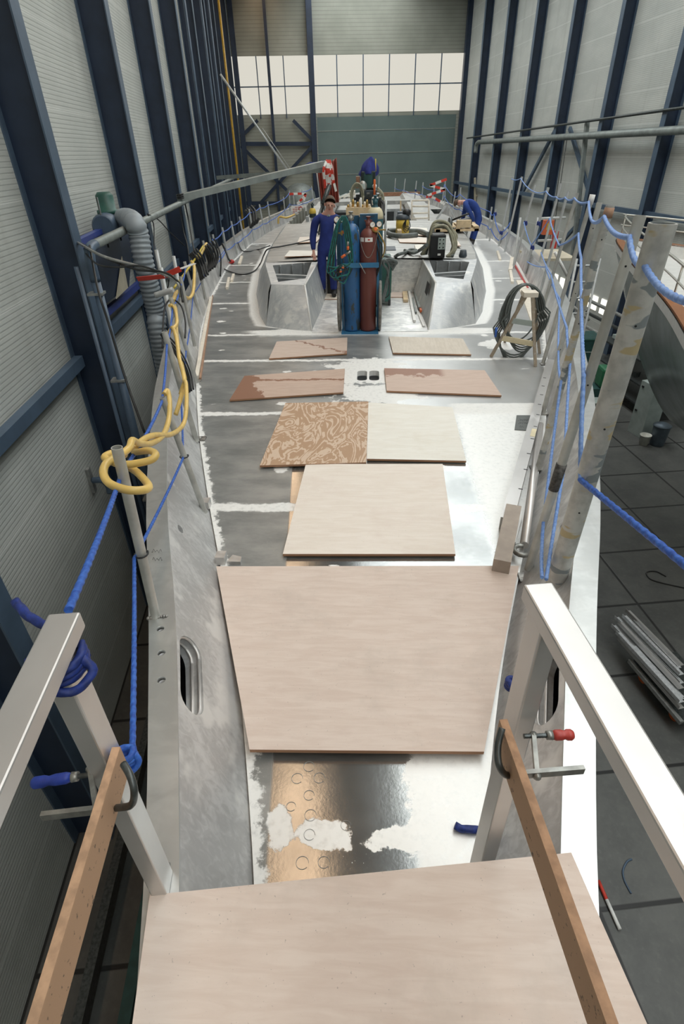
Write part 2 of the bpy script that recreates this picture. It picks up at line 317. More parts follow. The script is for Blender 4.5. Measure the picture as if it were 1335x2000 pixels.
# ---------------------------------------------------------------- mesh helpers
class MB:
    def __init__(s): s.v = []; s.f = []; s.mi = []; s.sm = []
    def add(s, vs, fs, mi=0, smooth=False):
        o = len(s.v); s.v += [V(p) for p in vs]
        for f in fs: s.f.append([i+o for i in f]); s.mi.append(mi); s.sm.append(smooth)
        return s
    def box(s, c, size, ax=None, mi=0, side=None):
        ax = ax or (V((1, 0, 0)), V((0, 1, 0)), V((0, 0, 1))); c = V(c)
        h = [a.normalized()*(d/2) for a, d in zip(ax, size)]
        vs = [c + h[0]*i + h[1]*j + h[2]*k for i in (-1, 1) for j in (-1, 1) for k in (-1, 1)]
        fs = [[0, 1, 3, 2], [4, 6, 7, 5], [0, 4, 5, 1], [2, 3, 7, 6], [0, 2, 6, 4], [1, 5, 7, 3]]
        o = len(s.v); s.v += vs
        for n, f in enumerate(fs):
            s.f.append([i+o for i in f]); s.mi.append(side if (side is not None and n < 4) else mi); s.sm.append(False)
        return s
    def bar(s, a, b, w, h, up=V((0, 0, 1)), mi=0, side=None):
        a, b = V(a), V(b); d = (b-a); x = d.normalized(); y = V(up).cross(x)
        if y.length < 1e-4: y = V((1, 0, 0)).cross(x)
        y.normalize(); z = x.cross(y)
        return s.box((a+b)/2, (d.length, w, h), (x, y, z), mi, side)
    def prism(s, poly, z0, z1, mi=0, side=None):
        n = len(poly); vs = [V((p[0], p[1], z0)) for p in poly] + [V((p[0], p[1], z1)) for p in poly]
        o = len(s.v); s.v += vs
        s.f.append([o+i for i in range(n)][::-1]); s.mi.append(mi); s.sm.append(False)
        s.f.append([o+n+i for i in range(n)]); s.mi.append(mi); s.sm.append(False)
        for i in range(n):
            j = (i+1) % n; s.f.append([o+i, o+j, o+n+j, o+n+i]); s.mi.append(mi if side is None else side); s.sm.append(False)
        return s
    def tube(s, pts, r, seg=10, mi=0, twist=0, amp=.16, strands=3, cap=True, ridge=0, flat=None):
        pts = [V(p) for p in pts]
        if len(pts) < 2: return s
        rr = r if isinstance(r, (list, tuple)) else [r]*len(pts)
        t = (pts[1]-pts[0]).normalized(); u = t.orthogonal().normalized(); o = len(s.v); acc = 0
        for i, p in enumerate(pts):
            if i: acc += (p-pts[i-1]).length
            tn = (pts[min(i+1, len(pts)-1)] - pts[max(i-1, 0)])
            if tn.length < 1e-9: tn = t
            tn.normalize(); u = (u - tn*u.dot(tn));
            if u.length < 1e-6: u = tn.orthogonal()
            u.normalize(); w_ = tn.cross(u); t = tn
            for k in range(seg):
                a = 2*math.pi*k/seg; q = rr[i]
                if twist: q *= 1 + amp*abs(math.cos(strands*.5*(a) - twist*acc)) - amp*.6
                if ridge: q *= 1 + .06*math.sin(acc*ridge)
                s.v.append(p + u*(math.cos(a)*q) + w_*(math.sin(a)*q*(flat or 1)))
        n = len(pts)
        for i in range(n-1):
            for k in range(seg):
                k2 = (k+1) % seg; s.f.append([o+i*seg+k, o+i*seg+k2, o+(i+1)*seg+k2, o+(i+1)*seg+k]); s.mi.append(mi); s.sm.append(True)
        if cap:
            s.f.append([o+k for k in range(seg)][::-1]); s.mi.append(mi); s.sm.append(False)
            s.f.append([o+(n-1)*seg+k for k in range(seg)]); s.mi.append(mi); s.sm.append(False)
        return s
    def rope(s, pts, r, per=None, step=None, mi=0, seg=15):
        per = per or r*7.5; step = step or per/9
        return s.tube(resample(pts, step), r*1.05, seg, mi, twist=math.pi/per*1.5, amp=.24)
    def lathe(s, base, prof, seg=24, mi=0, axis=V((0, 0, 1))):
        axis = V(axis).normalized(); u = axis.orthogonal().normalized(); w_ = axis.cross(u); o = len(s.v); base = V(base)
        for r, z in prof:
            for k in range(seg):
                a = 2*math.pi*k/seg; s.v.append(base + axis*z + (u*math.cos(a)+w_*math.sin(a))*r)
        for i in range(len(prof)-1):
            for k in range(seg):
                k2 = (k+1) % seg; s.f.append([o+i*seg+k, o+i*seg+k2, o+(i+1)*seg+k2, o+(i+1)*seg+k]); s.mi.append(mi); s.sm.append(True)
        s.f.append([o+k for k in range(seg)][::-1]); s.mi.append(mi); s.sm.append(False)
        s.f.append([o+(len(prof)-1)*seg+k for k in range(seg)]); s.mi.append(mi); s.sm.append(False)
        return s
    def loft(s, rows, mi=0, smooth=False, close=False):
        o = len(s.v); n = len(rows[0])
        for r in rows: s.v += [V(p) for p in r]
        for i in range(len(rows)-1):
            for k in range(n if close else n-1):
                k2 = (k+1) % n; s.f.append([o+i*n+k, o+i*n+k2, o+(i+1)*n+k2, o+(i+1)*n+k]); s.mi.append(mi); s.sm.append(smooth)
        return s
    def ball(s, c, r, seg=14, mi=0, sc=(1, 1, 1)):
        c = V(c); rows = []
        for i in range(seg//2+1):
            a = -math.pi/2 + math.pi*i/(seg//2); rows.append([c + V((math.cos(a)*math.cos(b)*r*sc[0], math.cos(a)*math.sin(b)*r*sc[1], math.sin(a)*r*sc[2])) for b in [2*math.pi*k/seg for k in range(seg)]])
        return s.loft(rows, mi, True, True)
    def build(s, name, mats, parent=None, loc=None, bevel=0, label=None):
        if not isinstance(mats, (list, tuple)): mats = [mats]
        off = wloc(parent) if parent else V(loc or (0, 0, 0))
        me = bpy.data.meshes.new(name); me.from_pydata([tuple(p-off) for p in s.v], [], s.f)
        for m_ in mats: me.materials.append(M[m_] if isinstance(m_, str) else m_)
        for p, mi, sm in zip(me.polygons, s.mi, s.sm): p.material_index = mi; p.use_smooth = sm
        bm = bmesh.new(); bm.from_mesh(me); bmesh.ops.recalc_face_normals(bm, faces=bm.faces); bm.to_mesh(me); bm.free()
        o = bpy.data.objects.new(name, me); COL.objects.link(o)
        if parent: o.parent = parent
        else: o.location = off
        if bevel:
            b = o.modifiers.new('bevel', 'BEVEL'); b.width = bevel; b.segments = 2; b.limit_method = 'ANGLE'
        if label: o['label'] = label
        return o
def wloc(o):
    r = V((0, 0, 0))
    while o: r += o.location; o = o.parent
    return r
def thing(name, label, cat, loc=(0, 0, 0), group=None):
    o = bpy.data.objects.new(name, None); COL.objects.link(o); o.location = loc; o.empty_display_size = .1
    o['label'] = label; o['category'] = cat
    if group: o['group'] = group
    return o
def tag(o, label, cat, group=None):
    o['label'] = label; o['category'] = cat
    if group: o['group'] = group
    return o
def struct(o): o['kind'] = 'structure'; return o
def catmull(pts, n=8):
    pts = [V(p) for p in pts]; out = []
    P = [pts[0]*2-pts[1]] + pts + [pts[-1]*2-pts[-2]]
    for i in range(1, len(P)-2):
        for k in range(n):
            t = k/n; a, b, c, d = P[i-1], P[i], P[i+1], P[i+2]
            out.append(.5*((2*b) + (c-a)*t + (2*a-5*b+4*c-d)*t*t + (3*b-a-3*c+d)*t**3))
    out.append(pts[-1]); return out
def resample(pts, step):
    pts = [V(p) for p in pts]; out = [pts[0]]; acc = 0
    L = sum((pts[i+1]-pts[i]).length for i in range(len(pts)-1)); n = max(2, int(L/step)); st = L/n; need = st
    for i in range(len(pts)-1):
        a, b = pts[i], pts[i+1]; l = (b-a).length
        while l > 1e-9 and acc + l >= need - 1e-9 and len(out) < n:
            t = (need-acc)/l; out.append(a.lerp(b, t)); need += st
        acc += l
    out.append(pts[-1]); return out
def sag(a, b, d, n=12):
    a, b = V(a), V(b); return [a.lerp(b, i/n) - V((0, 0, d*4*(i/n)*(1-i/n))) for i in range(n+1)]
def boolcut(o, cutters):
    for c in cutters:
        mo = o.modifiers.new('cut', 'BOOLEAN'); mo.object = c; mo.operation = 'DIFFERENCE'; mo.solver = 'EXACT'
    bpy.context.view_layer.update()
    dg = bpy.context.evaluated_depsgraph_get(); me = bpy.data.meshes.new_from_object(o.evaluated_get(dg)); o.modifiers.clear(); o.data = me
    for c in cutters: bpy.data.objects.remove(c)
def interp(tab, y, k):
    if y <= tab[0][0]: return tab[0][k]
    for a, b in zip(tab, tab[1:]):
        if y <= b[0]:
            t = (y-a[0])/(b[0]-a[0]); return a[k]*(1-t)+b[k]*t
    return tab[-1][k]
ORD = ['nearest the camera', 'second', 'third', 'fourth', 'fifth', 'sixth', 'seventh', 'eighth', 'ninth', 'tenth', 'eleventh', 'twelfth', 'thirteenth', 'fourteenth', 'fifteenth', 'sixteenth', 'seventeenth', 'eighteenth', 'nineteenth', 'twentieth', 'twenty-first', 'twenty-second', 'twenty-third', 'twenty-fourth']
def nth(i): return 'nearest the camera' if i == 0 else ORD[i] + ' from the camera'
# ================================================================ THE HALL
FZ, RZ = -5.35, 11.5                         # floor and roof heights (deck = 0)
WL, WR, SE, SF = -3.37, 13.7, 49.6, -16.0    # left wall, right wall, far wall, near wall
def hall_obj(name, mb, mat):                 # a mesh laid out in hall axes (x = across, y = along)
    o = mb.build(name, mat); o.rotation_euler = (0, 0, HA); return struct(o)
hall_obj('floor', MB().box(((WL+WR)/2, (SE+SF)/2, FZ-.1), (WR-WL+.6, SE-SF+.6, .2)), 'floor')
hall_obj('wall_left', MB().box((WL-.1, (SE+SF)/2, (FZ+RZ)/2), (.2, SE-SF+.4, RZ-FZ)), 'cladding')
hall_obj('wall_right', MB().box((WR+.1, (SE+SF)/2, (FZ+RZ)/2), (.2, SE-SF+.4, RZ-FZ)), 'cladding')
DX0, DX1, DZT = 2.66, 13.2, 4.35
mb = MB(); mb.box(((WL+DX0)/2, SE+.1, (FZ+DZT)/2), (DX0-WL, .2, DZT-FZ)); mb.box(((DX1+WR)/2, SE+.1, (FZ+DZT)/2), (WR-DX1, .2, DZT-FZ))
mb.box(((WL+WR)/2, SE+.1, (7.9+RZ)/2), (WR-WL, .2, RZ-7.9)); mb.box(((WL+WR)/2, SE+.1, DZT+.12), (WR-WL, .2, .24))
hall_obj('wall_back', mb, 'endclad')
hall_obj('wall_front', MB().box(((WL+WR)/2, SF-.1, (FZ+RZ)/2), (WR-WL+.6, .2, RZ-FZ)), 'endclad')
mb = MB(); mb.box(((DX0+DX1)/2, SE+.05, (FZ+DZT)/2), (DX1-DX0, .12, DZT-FZ))
hall_obj('door_1', mb, 'door')
mb = MB()
for z in [(PE(640, yy, SE).z) for yy in (256, 301, 341.5)] + [-1.9, -3.6]:
    mb.box(((DX0+DX1)/2, SE-.02, z), (DX1-DX0, .03, .035))
hall_obj('trim_1', mb, 'pale_line')
mb = MB(); mb.box(((WL+WR)/2, SE+.02, (DZT+.24+7.9)/2), (WR-WL, .06, 7.9-DZT-.24)); hall_obj('window_1', mb, 'band')  # added glowing band above the door, no such window known
mb = MB()
for i in range(1, 9): mb.box((WL+(WR-WL)*i/9, SE-.04, (DZT+7.9)/2), (.07, .06, 7.9-DZT))
mb.box(((WL+WR)/2, SE-.04, 6.2), (WR-WL, .06, .07)); hall_obj('trim_2', mb, 'steel_slate')
# roof with daylight panels along the ridge and one amber strip
RX0, RX1, AX0, AX1 = 1.9, 9.2, -1.35, -.25
mb = MB()
for a, b in ((WL-.3, AX0), (AX1, RX0), (RX1, WR+.3)): mb.box(((a+b)/2, (SE+SF)/2, RZ+.15), (b-a, SE-SF+.6, .3))
hall_obj('ceiling', mb, 'roof')
k = 2
S0 = 3.95
mb = MB()
for i in range(-4, 10):
    s0 = S0+4.5*i; o = MB().box(((RX0+RX1)/2, s0+2.25, RZ+.2), (RX1-RX0, 4.2, .06)); hall_obj('window_%d' % k, o, 'skylight'); k += 1
    o = MB().box(((AX0+AX1)/2, s0+2.25, RZ+.2), (AX1-AX0, 4.2, .06)); hall_obj('window_%d' % k, o, 'amber'); k += 1
    mb.box(((RX0+RX1)/2, s0, RZ+.1), (RX1-RX0, .34, .4)); mb.box(((AX0+AX1)/2, s0, RZ+.1), (AX1-AX0, .34, .4))
hall_obj('trim_3', mb, 'roof')
# low lit windows in the right wall
for (x, y, ww, hh) in ((1205, 613, .55, .42), (1181, 601, .5, .42), (1156, 589, .62, .4), (1137, 577, .3, .36), (1112, 566, .5, .5), (1097, 555, .3, .4), (1083, 548, .4, .45), (1068, 540, .3, .34)):
    p = PW(x, y, WR); o = MB().box((p.dot(NX)-.02, p.dot(AX), p.z), (.05, ww*1.5, hh*1.45)); hall_obj('window_%d' % k, o, 'lowwin'); k += 1
# wall columns: flanged steel, web across in a painted shaded tone, flange in a lit one, every 4.5 m
def column(s, left, lab, grp):
    d0 = WL if left else WR; sg = 1 if left else -1; dep = .50; hw = .14
    t = thing('steel_column', lab, 'column', HALL(d0+sg*.25, s, FZ), grp)
    def b(c0, c1, s0, s1): return MB().box(HALL((c0+c1)/2, (s0+s1)/2, (FZ+RZ)/2), (abs(c1-c0), s1-s0, RZ-FZ), (NX, AX, V((0, 0, 1))))
    b(d0, d0+sg*(dep-.02), s-.012, s+.012).build('web', 'steel_blue', t)
    b(d0+sg*(dep-.02), d0+sg*dep, s-hw, s+hw).build('flange', 'steel_slate', t, label='room-side flange, same blue as the web, painted lighter as lit')
    b(d0, d0+sg*.02, s-hw, s+hw).build('flange', 'steel_slate', t)
for i in range(0, 10):
    column(S0+4.5*i, True, 'dark blue steel column on the left wall, %s' % nth(i), 'left wall columns')
for i in range(3, 10):
    column(S0+.1+4.5*i, False, 'dark blue steel column on the right wall, %s' % nth(i-3), 'right wall columns')
# far wall: posts and bracing
def hb(a, b, w_, h_, mat, name, lab, cat, grp=None):
    a, b = V(a), V(b); o = MB().bar(a, b, w_, h_, V((0, 0, 1)) if abs((b-a).normalized().z) < .9 else AX).build(name, mat, None, (a if a.z < b.z else b)); return tag(o, lab, cat, grp)
def E_(x, y, s=None): return PE(x, y, SE-.3 if s is None else s)
def vpost(d, s, w_, lab, nm='steel_post', mat='steel_blue', cat='post', grp='far wall posts'):
    return hb(HALL(d, s, FZ), HALL(d, s, RZ-.1), w_, w_, mat, nm, lab, cat, grp)
vpost(PE(614, 300, SE-.3).dot(NX), SE-.3, .40, 'dark blue steel post at the left jamb of the big grey-green door')
vpost(PE(896, 300, SE-.3).dot(NX), SE-.3, .40, 'dark blue steel post at the right jamb of the big grey-green door')
vpost(PE(537, 300, SE-.3).dot(NX), SE-.3, .20, 'slim dark steel post in the middle of the braced far bay')
vpost(WL+.45, SE-.4, .35, 'dark blue steel post in the far left corner of the hall')
zb = FZ+4.9
A = E_(470, 280); 
for (p, q, lab) in (((470, 281), (610, 281), 'dark horizontal steel rail high across the braced far bay'), ((475, 397), (610, 397), 'dark horizontal steel rail low across the braced far bay')):
    hb(E_(*p), E_(*q), .14, .26, 'steel_blue', 'steel_rail', lab, 'rail', 'far wall rails')
for (p, q, lab) in (((470, 285), (610, 420), 'diagonal brace of the far bay falling to the right'), ((610, 285), (478, 430), 'diagonal brace of the far bay rising to the right'),
                    ((503, 235), (470, 268), 'short diagonal brace at upper left of the far bay'), ((572, 235), (612, 276), 'short diagonal brace at upper right of the far bay')):
    hb(E_(*p, SE-.36), E_(*q, SE-.36), .12, .22, 'steel_blue', 'steel_brace', lab, 'brace', 'far wall braces')
# left wall girts (short rails between the columns) and right wall rails
GZ = -.36
for i in range(0, 10):
    s0, s1 = S0+4.5*(i-1)+.15, S0+4.5*i-.15
    o = MB().bar(HALL(WL+.12, s0, GZ), HALL(WL+.12, s1, GZ), .12, .16).build('wall_rail', 'steel_slate', None, HALL(WL+.12, s0, GZ))
    tag(o, 'slate blue horizontal rail on the left wall, %s bay' % nth(i), 'rail', 'left wall rails')
GZR = PW(1200, 408, WR-.35).z
o = MB().bar(HALL(WR-.3, 14, GZR), HALL(WR-.3, SE-.2, GZR), .14, .17).build('wall_rail', 'steel_slate', None, HALL(WR-.3, 14, GZR)); tag(o, 'long slate blue horizontal rail along the right wall', 'rail')
p0, p1 = PW(1335, 255, WR-.6), PW(934, 277, WR-.6); PZr = (p0.z+p1.z)/2
mb = MB().tube([HALL(WR-.6, 10, PZr), HALL(WR-.6, p1.dot(AX), PZr)] , .13, 14)
mb2 = MB().tube(catmull([HALL(WR-.6, p1.dot(AX), PZr), HALL(WR-.6, p1.dot(AX)+.4, PZr-.15), HALL(WR-.6, p1.dot(AX)+.45, PZr-.6)], 5), .13, 14)
t = thing('overhead_pipe', 'grey round pipe running high along the right wall', 'pipe', HALL(WR-.6, 10, PZr)); mb.build('pipe', 'channel', t); mb2.build('elbow', 'channel', t)
mb = MB().tube([HALL(WR-.55, 10, PZr+.75), HALL(WR-.55, 46, PZr+.28)], .05, 10); tag(mb.build('overhead_conduit', 'steel_dark', None, HALL(WR-.55, 10, PZr+.75)), 'thin dark conduit above the grey pipe on the right wall', 'conduit')
for (a, b, lab) in (((1086, 250), (1022, 372), 'slate diagonal brace on the right wall leaning left'), ((1112, 250), (1150, 376), 'slate diagonal brace on the right wall leaning right'), ((1148, 415), (1090, 480), 'slate diagonal brace on the right wall below the long rail')):
    hb(PW(*a, WR-.2), PW(*b, WR-.2), .12, .16, 'steel_slate', 'steel_brace', lab, 'brace', 'right wall braces')
hb(PW(1146, 240, WR-.4), PW(1118, 500, WR-.4), .16, .16, 'channel', 'cable_trunking', 'vertical grey cable trunking on the right wall between two columns', 'trunking')
for (x0, lab) in ((1103, 'left thin cable hanging down the right wall'), (1108, 'right thin cable hanging down the right wall')):
    a = PW(x0, 262, WR-.5); tag(MB().tube([a, PW(x0-30, 470, WR-.5)], .015, 6).build('hanging_cable', 'rubber', None, a), lab, 'cable')
# yellow gas pipes in both far corners
a = PW(452, 235, WL+.7); b = PW(470, 420, WL+.7)
tag(MB().tube([V((a.x, a.y, RZ-.1)), V((a.x, a.y, FZ))], .06, 8).build('gas_pipe', 'yellow_pipe', None, V((a.x, a.y, FZ))), 'yellow vertical gas pipe near the far end of the left wall', 'pipe')
a = PE(938, 300, 46)
tag(MB().tube([V((a.x, a.y, RZ-.1)), V((a.x, a.y, FZ))], .06, 8).build('gas_pipe', 'yellow_pipe', None, V((a.x, a.y, FZ))), 'yellow vertical gas pipe right of the big door', 'pipe')
# light vertical conduits on the left wall
for (x, y, lab) in ((400, 300, 'first'), (428, 300, 'second'), (441, 300, 'third')):
    a = PW(x, y, WL+.62)
    tag(MB().tube([V((a.x, a.y, RZ-.1)), V((a.x, a.y, FZ))], .045, 8).build('wall_conduit', 'steel_slate', None, V((a.x, a.y, FZ))), 'slate vertical conduit on the far left wall, %s of three from the left' % lab, 'conduit', 'left wall conduits')
# ================================================================ THE YACHT
HT = [(-1.25, .0, .0, .03), (-.6, .16, .24, .36), (0, .24, .36, .47), (.6, .34, .52, .615), (.95, .42, .63, .73), (1.8, .65, .90, 1.02), (2.6, .93, 1.20, 1.32), (3.3, 1.18, 1.42, 1.55), (4.5, 1.58, 1.80, 1.92),
      (6, 2.02, 2.18, 2.30), (8, 2.50, 2.62, 2.74), (10, 2.88, 2.96, 3.08), (13.5, 3.33, 3.38, 3.48), (17, 3.46, 3.5, 3.6), (20, 3.38, 3.42, 3.52), (23, 3.12, 3.16, 3.26), (26, 2.8, 2.84, 2.94), (30, 2.2, 2.24, 2.34), (33, 1.6, 1.64, 1.74)]
ZC = .40
def hw(y, k=1): return interp(HTS, y, k)
HTS = []
_ys = [-1.25 + i*(34.25/200) for i in range(201)]
def _smooth(k, y):
    s = 0
    for d in (-.3, -.15, 0, .15, .3): s += interp(HT, max(-1.25, min(33, y+d)), k)
    return s/5
HTS = [(y, _smooth(1, y), _smooth(2, y), _smooth(3, y)) for y in _ys]
HTS[0] = (-1.25, 0, 0, .03)
yacht = thing('yacht', 'large bare aluminium sailing yacht hull under construction, seen along its deck from the bow', 'yacht', (0, 0, FZ))
# deck plate
COB = [(7.95, .84), (8.1, 1.2), (8.25, 1.56), (8.9, 1.77), (9.5, 1.89), (10.45, 2.1), (12.8, 2.44), (16.7, 2.78)]
def cob(y): return interp(COB, y, 1)
me = bpy.data.meshes.new('deck'); vs = []; fs = []; ed = []; gr = []; rows = []
ys = [-1.1 + .09*i for i in range(int((17.4+1.1)/.09)+1)]; NXD = 72
for y in ys:
    wd = max(.01, hw(y))
    for i in range(NXD+1):
        x = wd*(-1+2*i/NXD); vs.append((x, y, 0)); e_ = wd-abs(x); ed.append(e_)
        g = 0
        if 7.8 < y < 10.5 and abs(x) < .95: g = .72
        if 7.9 < y < 17: g = max(g, 1-max(0, abs(x)-cob(y))/.30)
        if y <= 8.0 and y > 7.5: g = max(g, .75-abs(7.95-y)*1.2 - max(0, abs(x)-1.55))
        if y < 2.4: g = max(g, .66*min(1, max(0, (x-.10)/.12)))          # bright roof reflection painted in to starboard of the bow
        elif y < 5.2: g = max(g, .60*min(1, max(0, (x-.62)/.25)))  # same painted reflection carried farther aft
        gr.append(max(0, g))
for j in range(len(ys)-1):
    for i in range(NXD):
        a = j*(NXD+1)+i; fs.append((a, a+1, a+NXD+2, a+NXD+1))
# give the plate a thickness
me.from_pydata(vs, [], fs)
for nm, arr in (('edge', ed), ('ground', gr)):
    at = me.attributes.new(nm, 'FLOAT', 'POINT'); at.data.foreach_set('value', arr)
me.materials.append(M['deck'])
deck = bpy.data.objects.new('deck', me); COL.objects.link(deck)
sm = deck.modifiers.new('s', 'SOLIDIFY'); sm.thickness = .06; sm.offset = -1
HX0, HX1, HY0, HY1 = PZ(697, 733).x, PZ(740, 733).x, PZ(718, 743).y, PZ(718, 724).y
def rounded(x0, x1, y0, y1, r, n=5):
    out = []
    for cx, cy, a0 in ((x1-r, y1-r, 0), (x0+r, y1-r, 90), (x0+r, y0+r, 180), (x1-r, y0+r, 270)):
        for i in range(n+1):
            a = math.radians(a0+90*i/n); out.append((cx+r*math.cos(a), cy+r*math.sin(a)))
    return out
xm = (HX0+HX1)/2
cut = [MB().prism(rounded(HX0, xm-.012, HY0, HY1, .045), -.5, .5).build('cut', 'deck'), MB().prism(rounded(xm+.012, HX1, HY0, HY1, .045), -.5, .5).build('cut', 'deck')]
boolcut(deck, cut)
deck.location = (0, 0, 0); deck.parent = yacht; deck.location = (0, 0, -FZ)
mb = MB().loft([[(HX0-.05, HY0-.05, -.07), (HX1+.05, HY0-.05, -.07), (HX1+.05, HY1+.05, -.07), (HX0-.05, HY1+.05, -.07)], [(HX0-.05, HY0-.05, -.3), (HX1+.05, HY0-.05, -.3), (HX1+.05, HY1+.05, -.3), (HX0-.05, HY1+.05, -.3)]], close=True)
mb.add([(HX0-.05, HY0-.05, -.3), (HX1+.05, HY0-.05, -.3), (HX1+.05, HY1+.05, -.3), (HX0-.05, HY1+.05, -.3)], [[0, 1, 2, 3]])
mb.box((xm, HY0+.2, -.2), (.03, .02, .2)); mb.build('hatch_well', 'inner_alu', yacht)
# bulwarks, caps, hull sides
for sg, nm in ((-1, 'left'), (1, 'right')):
    rows = [[(sg*max(.001, a), y, -.03), (sg*(max(.002, b)), y, ZC-.02), (sg*(c-.02), y, ZC-.02), (sg*(a+.13 if a > .05 else .05), y, -.03)] for (y, a, b, c) in HTS]
    mb = MB().loft(rows, 0, False, True); n = len(mb.v)
    mb.f.append([0, 1, 2, 3]); mb.mi.append(0); mb.sm.append(False); mb.f.append([n-4, n-3, n-2, n-1]); mb.mi.append(0); mb.sm.append(False)
    o = mb.build('bulwark', 'bulwark', yacht)
    rows = [[(sg*(b-.006), y, ZC-.02), (sg*(b-.006), y, ZC), (sg*(c), y, ZC), (sg*c, y, ZC-.02)] for (y, a, b, c) in HTS]
    mb = MB().loft(rows, 0, False, True); n = len(mb.v)
    mb.f.append([0, 1, 2, 3]); mb.mi.append(0); mb.sm.append(False); mb.f.append([n-4, n-3, n-2, n-1]); mb.mi.append(0); mb.sm.append(False)
    cap = mb.build('cap_rail', 'cap', yacht)
    cuts = []
    def onface(px, py):                       # where the sight line meets the sloping inner face
        lo, hi = 0.0, ZC
        for _ in range(30):
            z = (lo+hi)/2; p = PZ(px, py, z); a, b = hw(p.y, 1), hw(p.y, 2); xf = a+(b-a)*(z/ZC)
            if abs(p.x) > xf: lo = z
            else: hi = z
        return PZ(px, py, (lo+hi)/2)
    def slotcut(c, L, Hh, dirv, nrm):         # stadium shaped cutter through the plate
        dirv = dirv.normalized(); nrm = nrm.normalized(); up = nrm.cross(dirv); n = 10; ring = []
        for e in (1, -1):
            for i in range(n+1):
                a = -math.pi/2 + math.pi*i/n
                ring.append(dirv*(e*((L-Hh)/2 + math.cos(a)*Hh/2)) + up*(e*math.sin(a)*Hh/2))
        return MB().loft([[c+r-nrm*.35 for r in ring], [c+r+nrm*.35 for r in ring]], close=True), len(ring)
    def mk(c, L, Hh, dirv, nrm):
        mb, n = slotcut(c, L, Hh, dirv, nrm); mb.f.append(list(range(n))[::-1]); mb.mi.append(0); mb.sm.append(False); mb.f.append(list(range(n, 2*n))); mb.mi.append(0); mb.sm.append(False)
        return mb.build('cut', 'inner_alu')
    if sg < 0: spec = [((378, 1312), (356, 1245), (398, 1378), .15), ((355, 1031), None, None, .045)]
    else: spec = [((1063, 1330), (1052, 1270), (1072, 1395), .15), ((1093, 1028), None, None, .05), ((1097, 711), None, None, .05)]
    for cpt, p0, p1, hh in spec:
        c = onface(*cpt); ta = V((sg*(hw(c.y+.2, 1)-hw(c.y-.2, 1))/.4, 1, 0)).normalized(); sl = V((sg*(hw(c.y, 2)-hw(c.y, 1)), 0, ZC)).normalized(); nr = ta.cross(sl)
        L = .42 if p0 else hh*1.5
        cuts.append(mk(c, L, hh, ta, nr))
    if sg < 0:
        for (px, py) in ((313, 1228), (315, 1275), (315, 1328)): p = PZ(px, py, ZC); cuts.append(MB().lathe(p-V((0, 0, .16)), [(.0175, 0), (.0175, .3)], 20).build('cut', 'steel_dark'))
    boolcut(o, cuts)
    if sg < 0:
        cc = []
        for (px, py) in ((313, 1228), (315, 1275), (315, 1328)):
            p = PZ(px, py, ZC); cc.append(MB().lathe(p-V((0, 0, .1)), [(.017, 0), (.017, .2)], 20).build('cut', 'cap'))
        boolcut(cap, cc)
    # frame trims seen inside the big slot
    c = onface(*spec[0][0]); ta = V((sg*(hw(c.y+.2, 1)-hw(c.y-.2, 1))/.4, 1, 0)).normalized(); sl = V((sg*(hw(c.y, 2)-hw(c.y, 1)), 0, ZC)).normalized(); nr = ta.cross(sl)
    if nr.x*sg < 0: nr = -nr
    ring = []
    for e in (1, -1):
        for i in range(9):
            a = -math.pi/2 + math.pi*i/8; ring.append(c + ta*(e*(.135+math.cos(a)*.075)) + (ta.cross(nr))*(e*math.sin(a)*.075))
    mb = MB()
    for dd in (.03, .07): mb.tube([q_+nr*dd for q_ in ring]+[ring[0]+nr*dd], .008, 6)
    mb.build('slot_trim', 'alu_new', yacht)
    # hull plating below the cap
    rows = []
    for (y, a, b, c_) in HTS:
        rows.append([(sg*(c_-.021), y, ZC-.02), (sg*(c_-.03), y, -.03), (sg*(c_*.93), y, -1.0), (sg*(c_*.78), y, -2.2), (sg*c_*.45, y, -3.6), (sg*c_*.12, y, -4.5), (0, y, -4.7)])
    MB().loft(rows, 0, True).build('hull_plating', 'coaming', yacht)
mb = MB().box((0, 14, -5.0), (.5, 14, .7)); mb.build('keel', 'steel_dark', yacht)
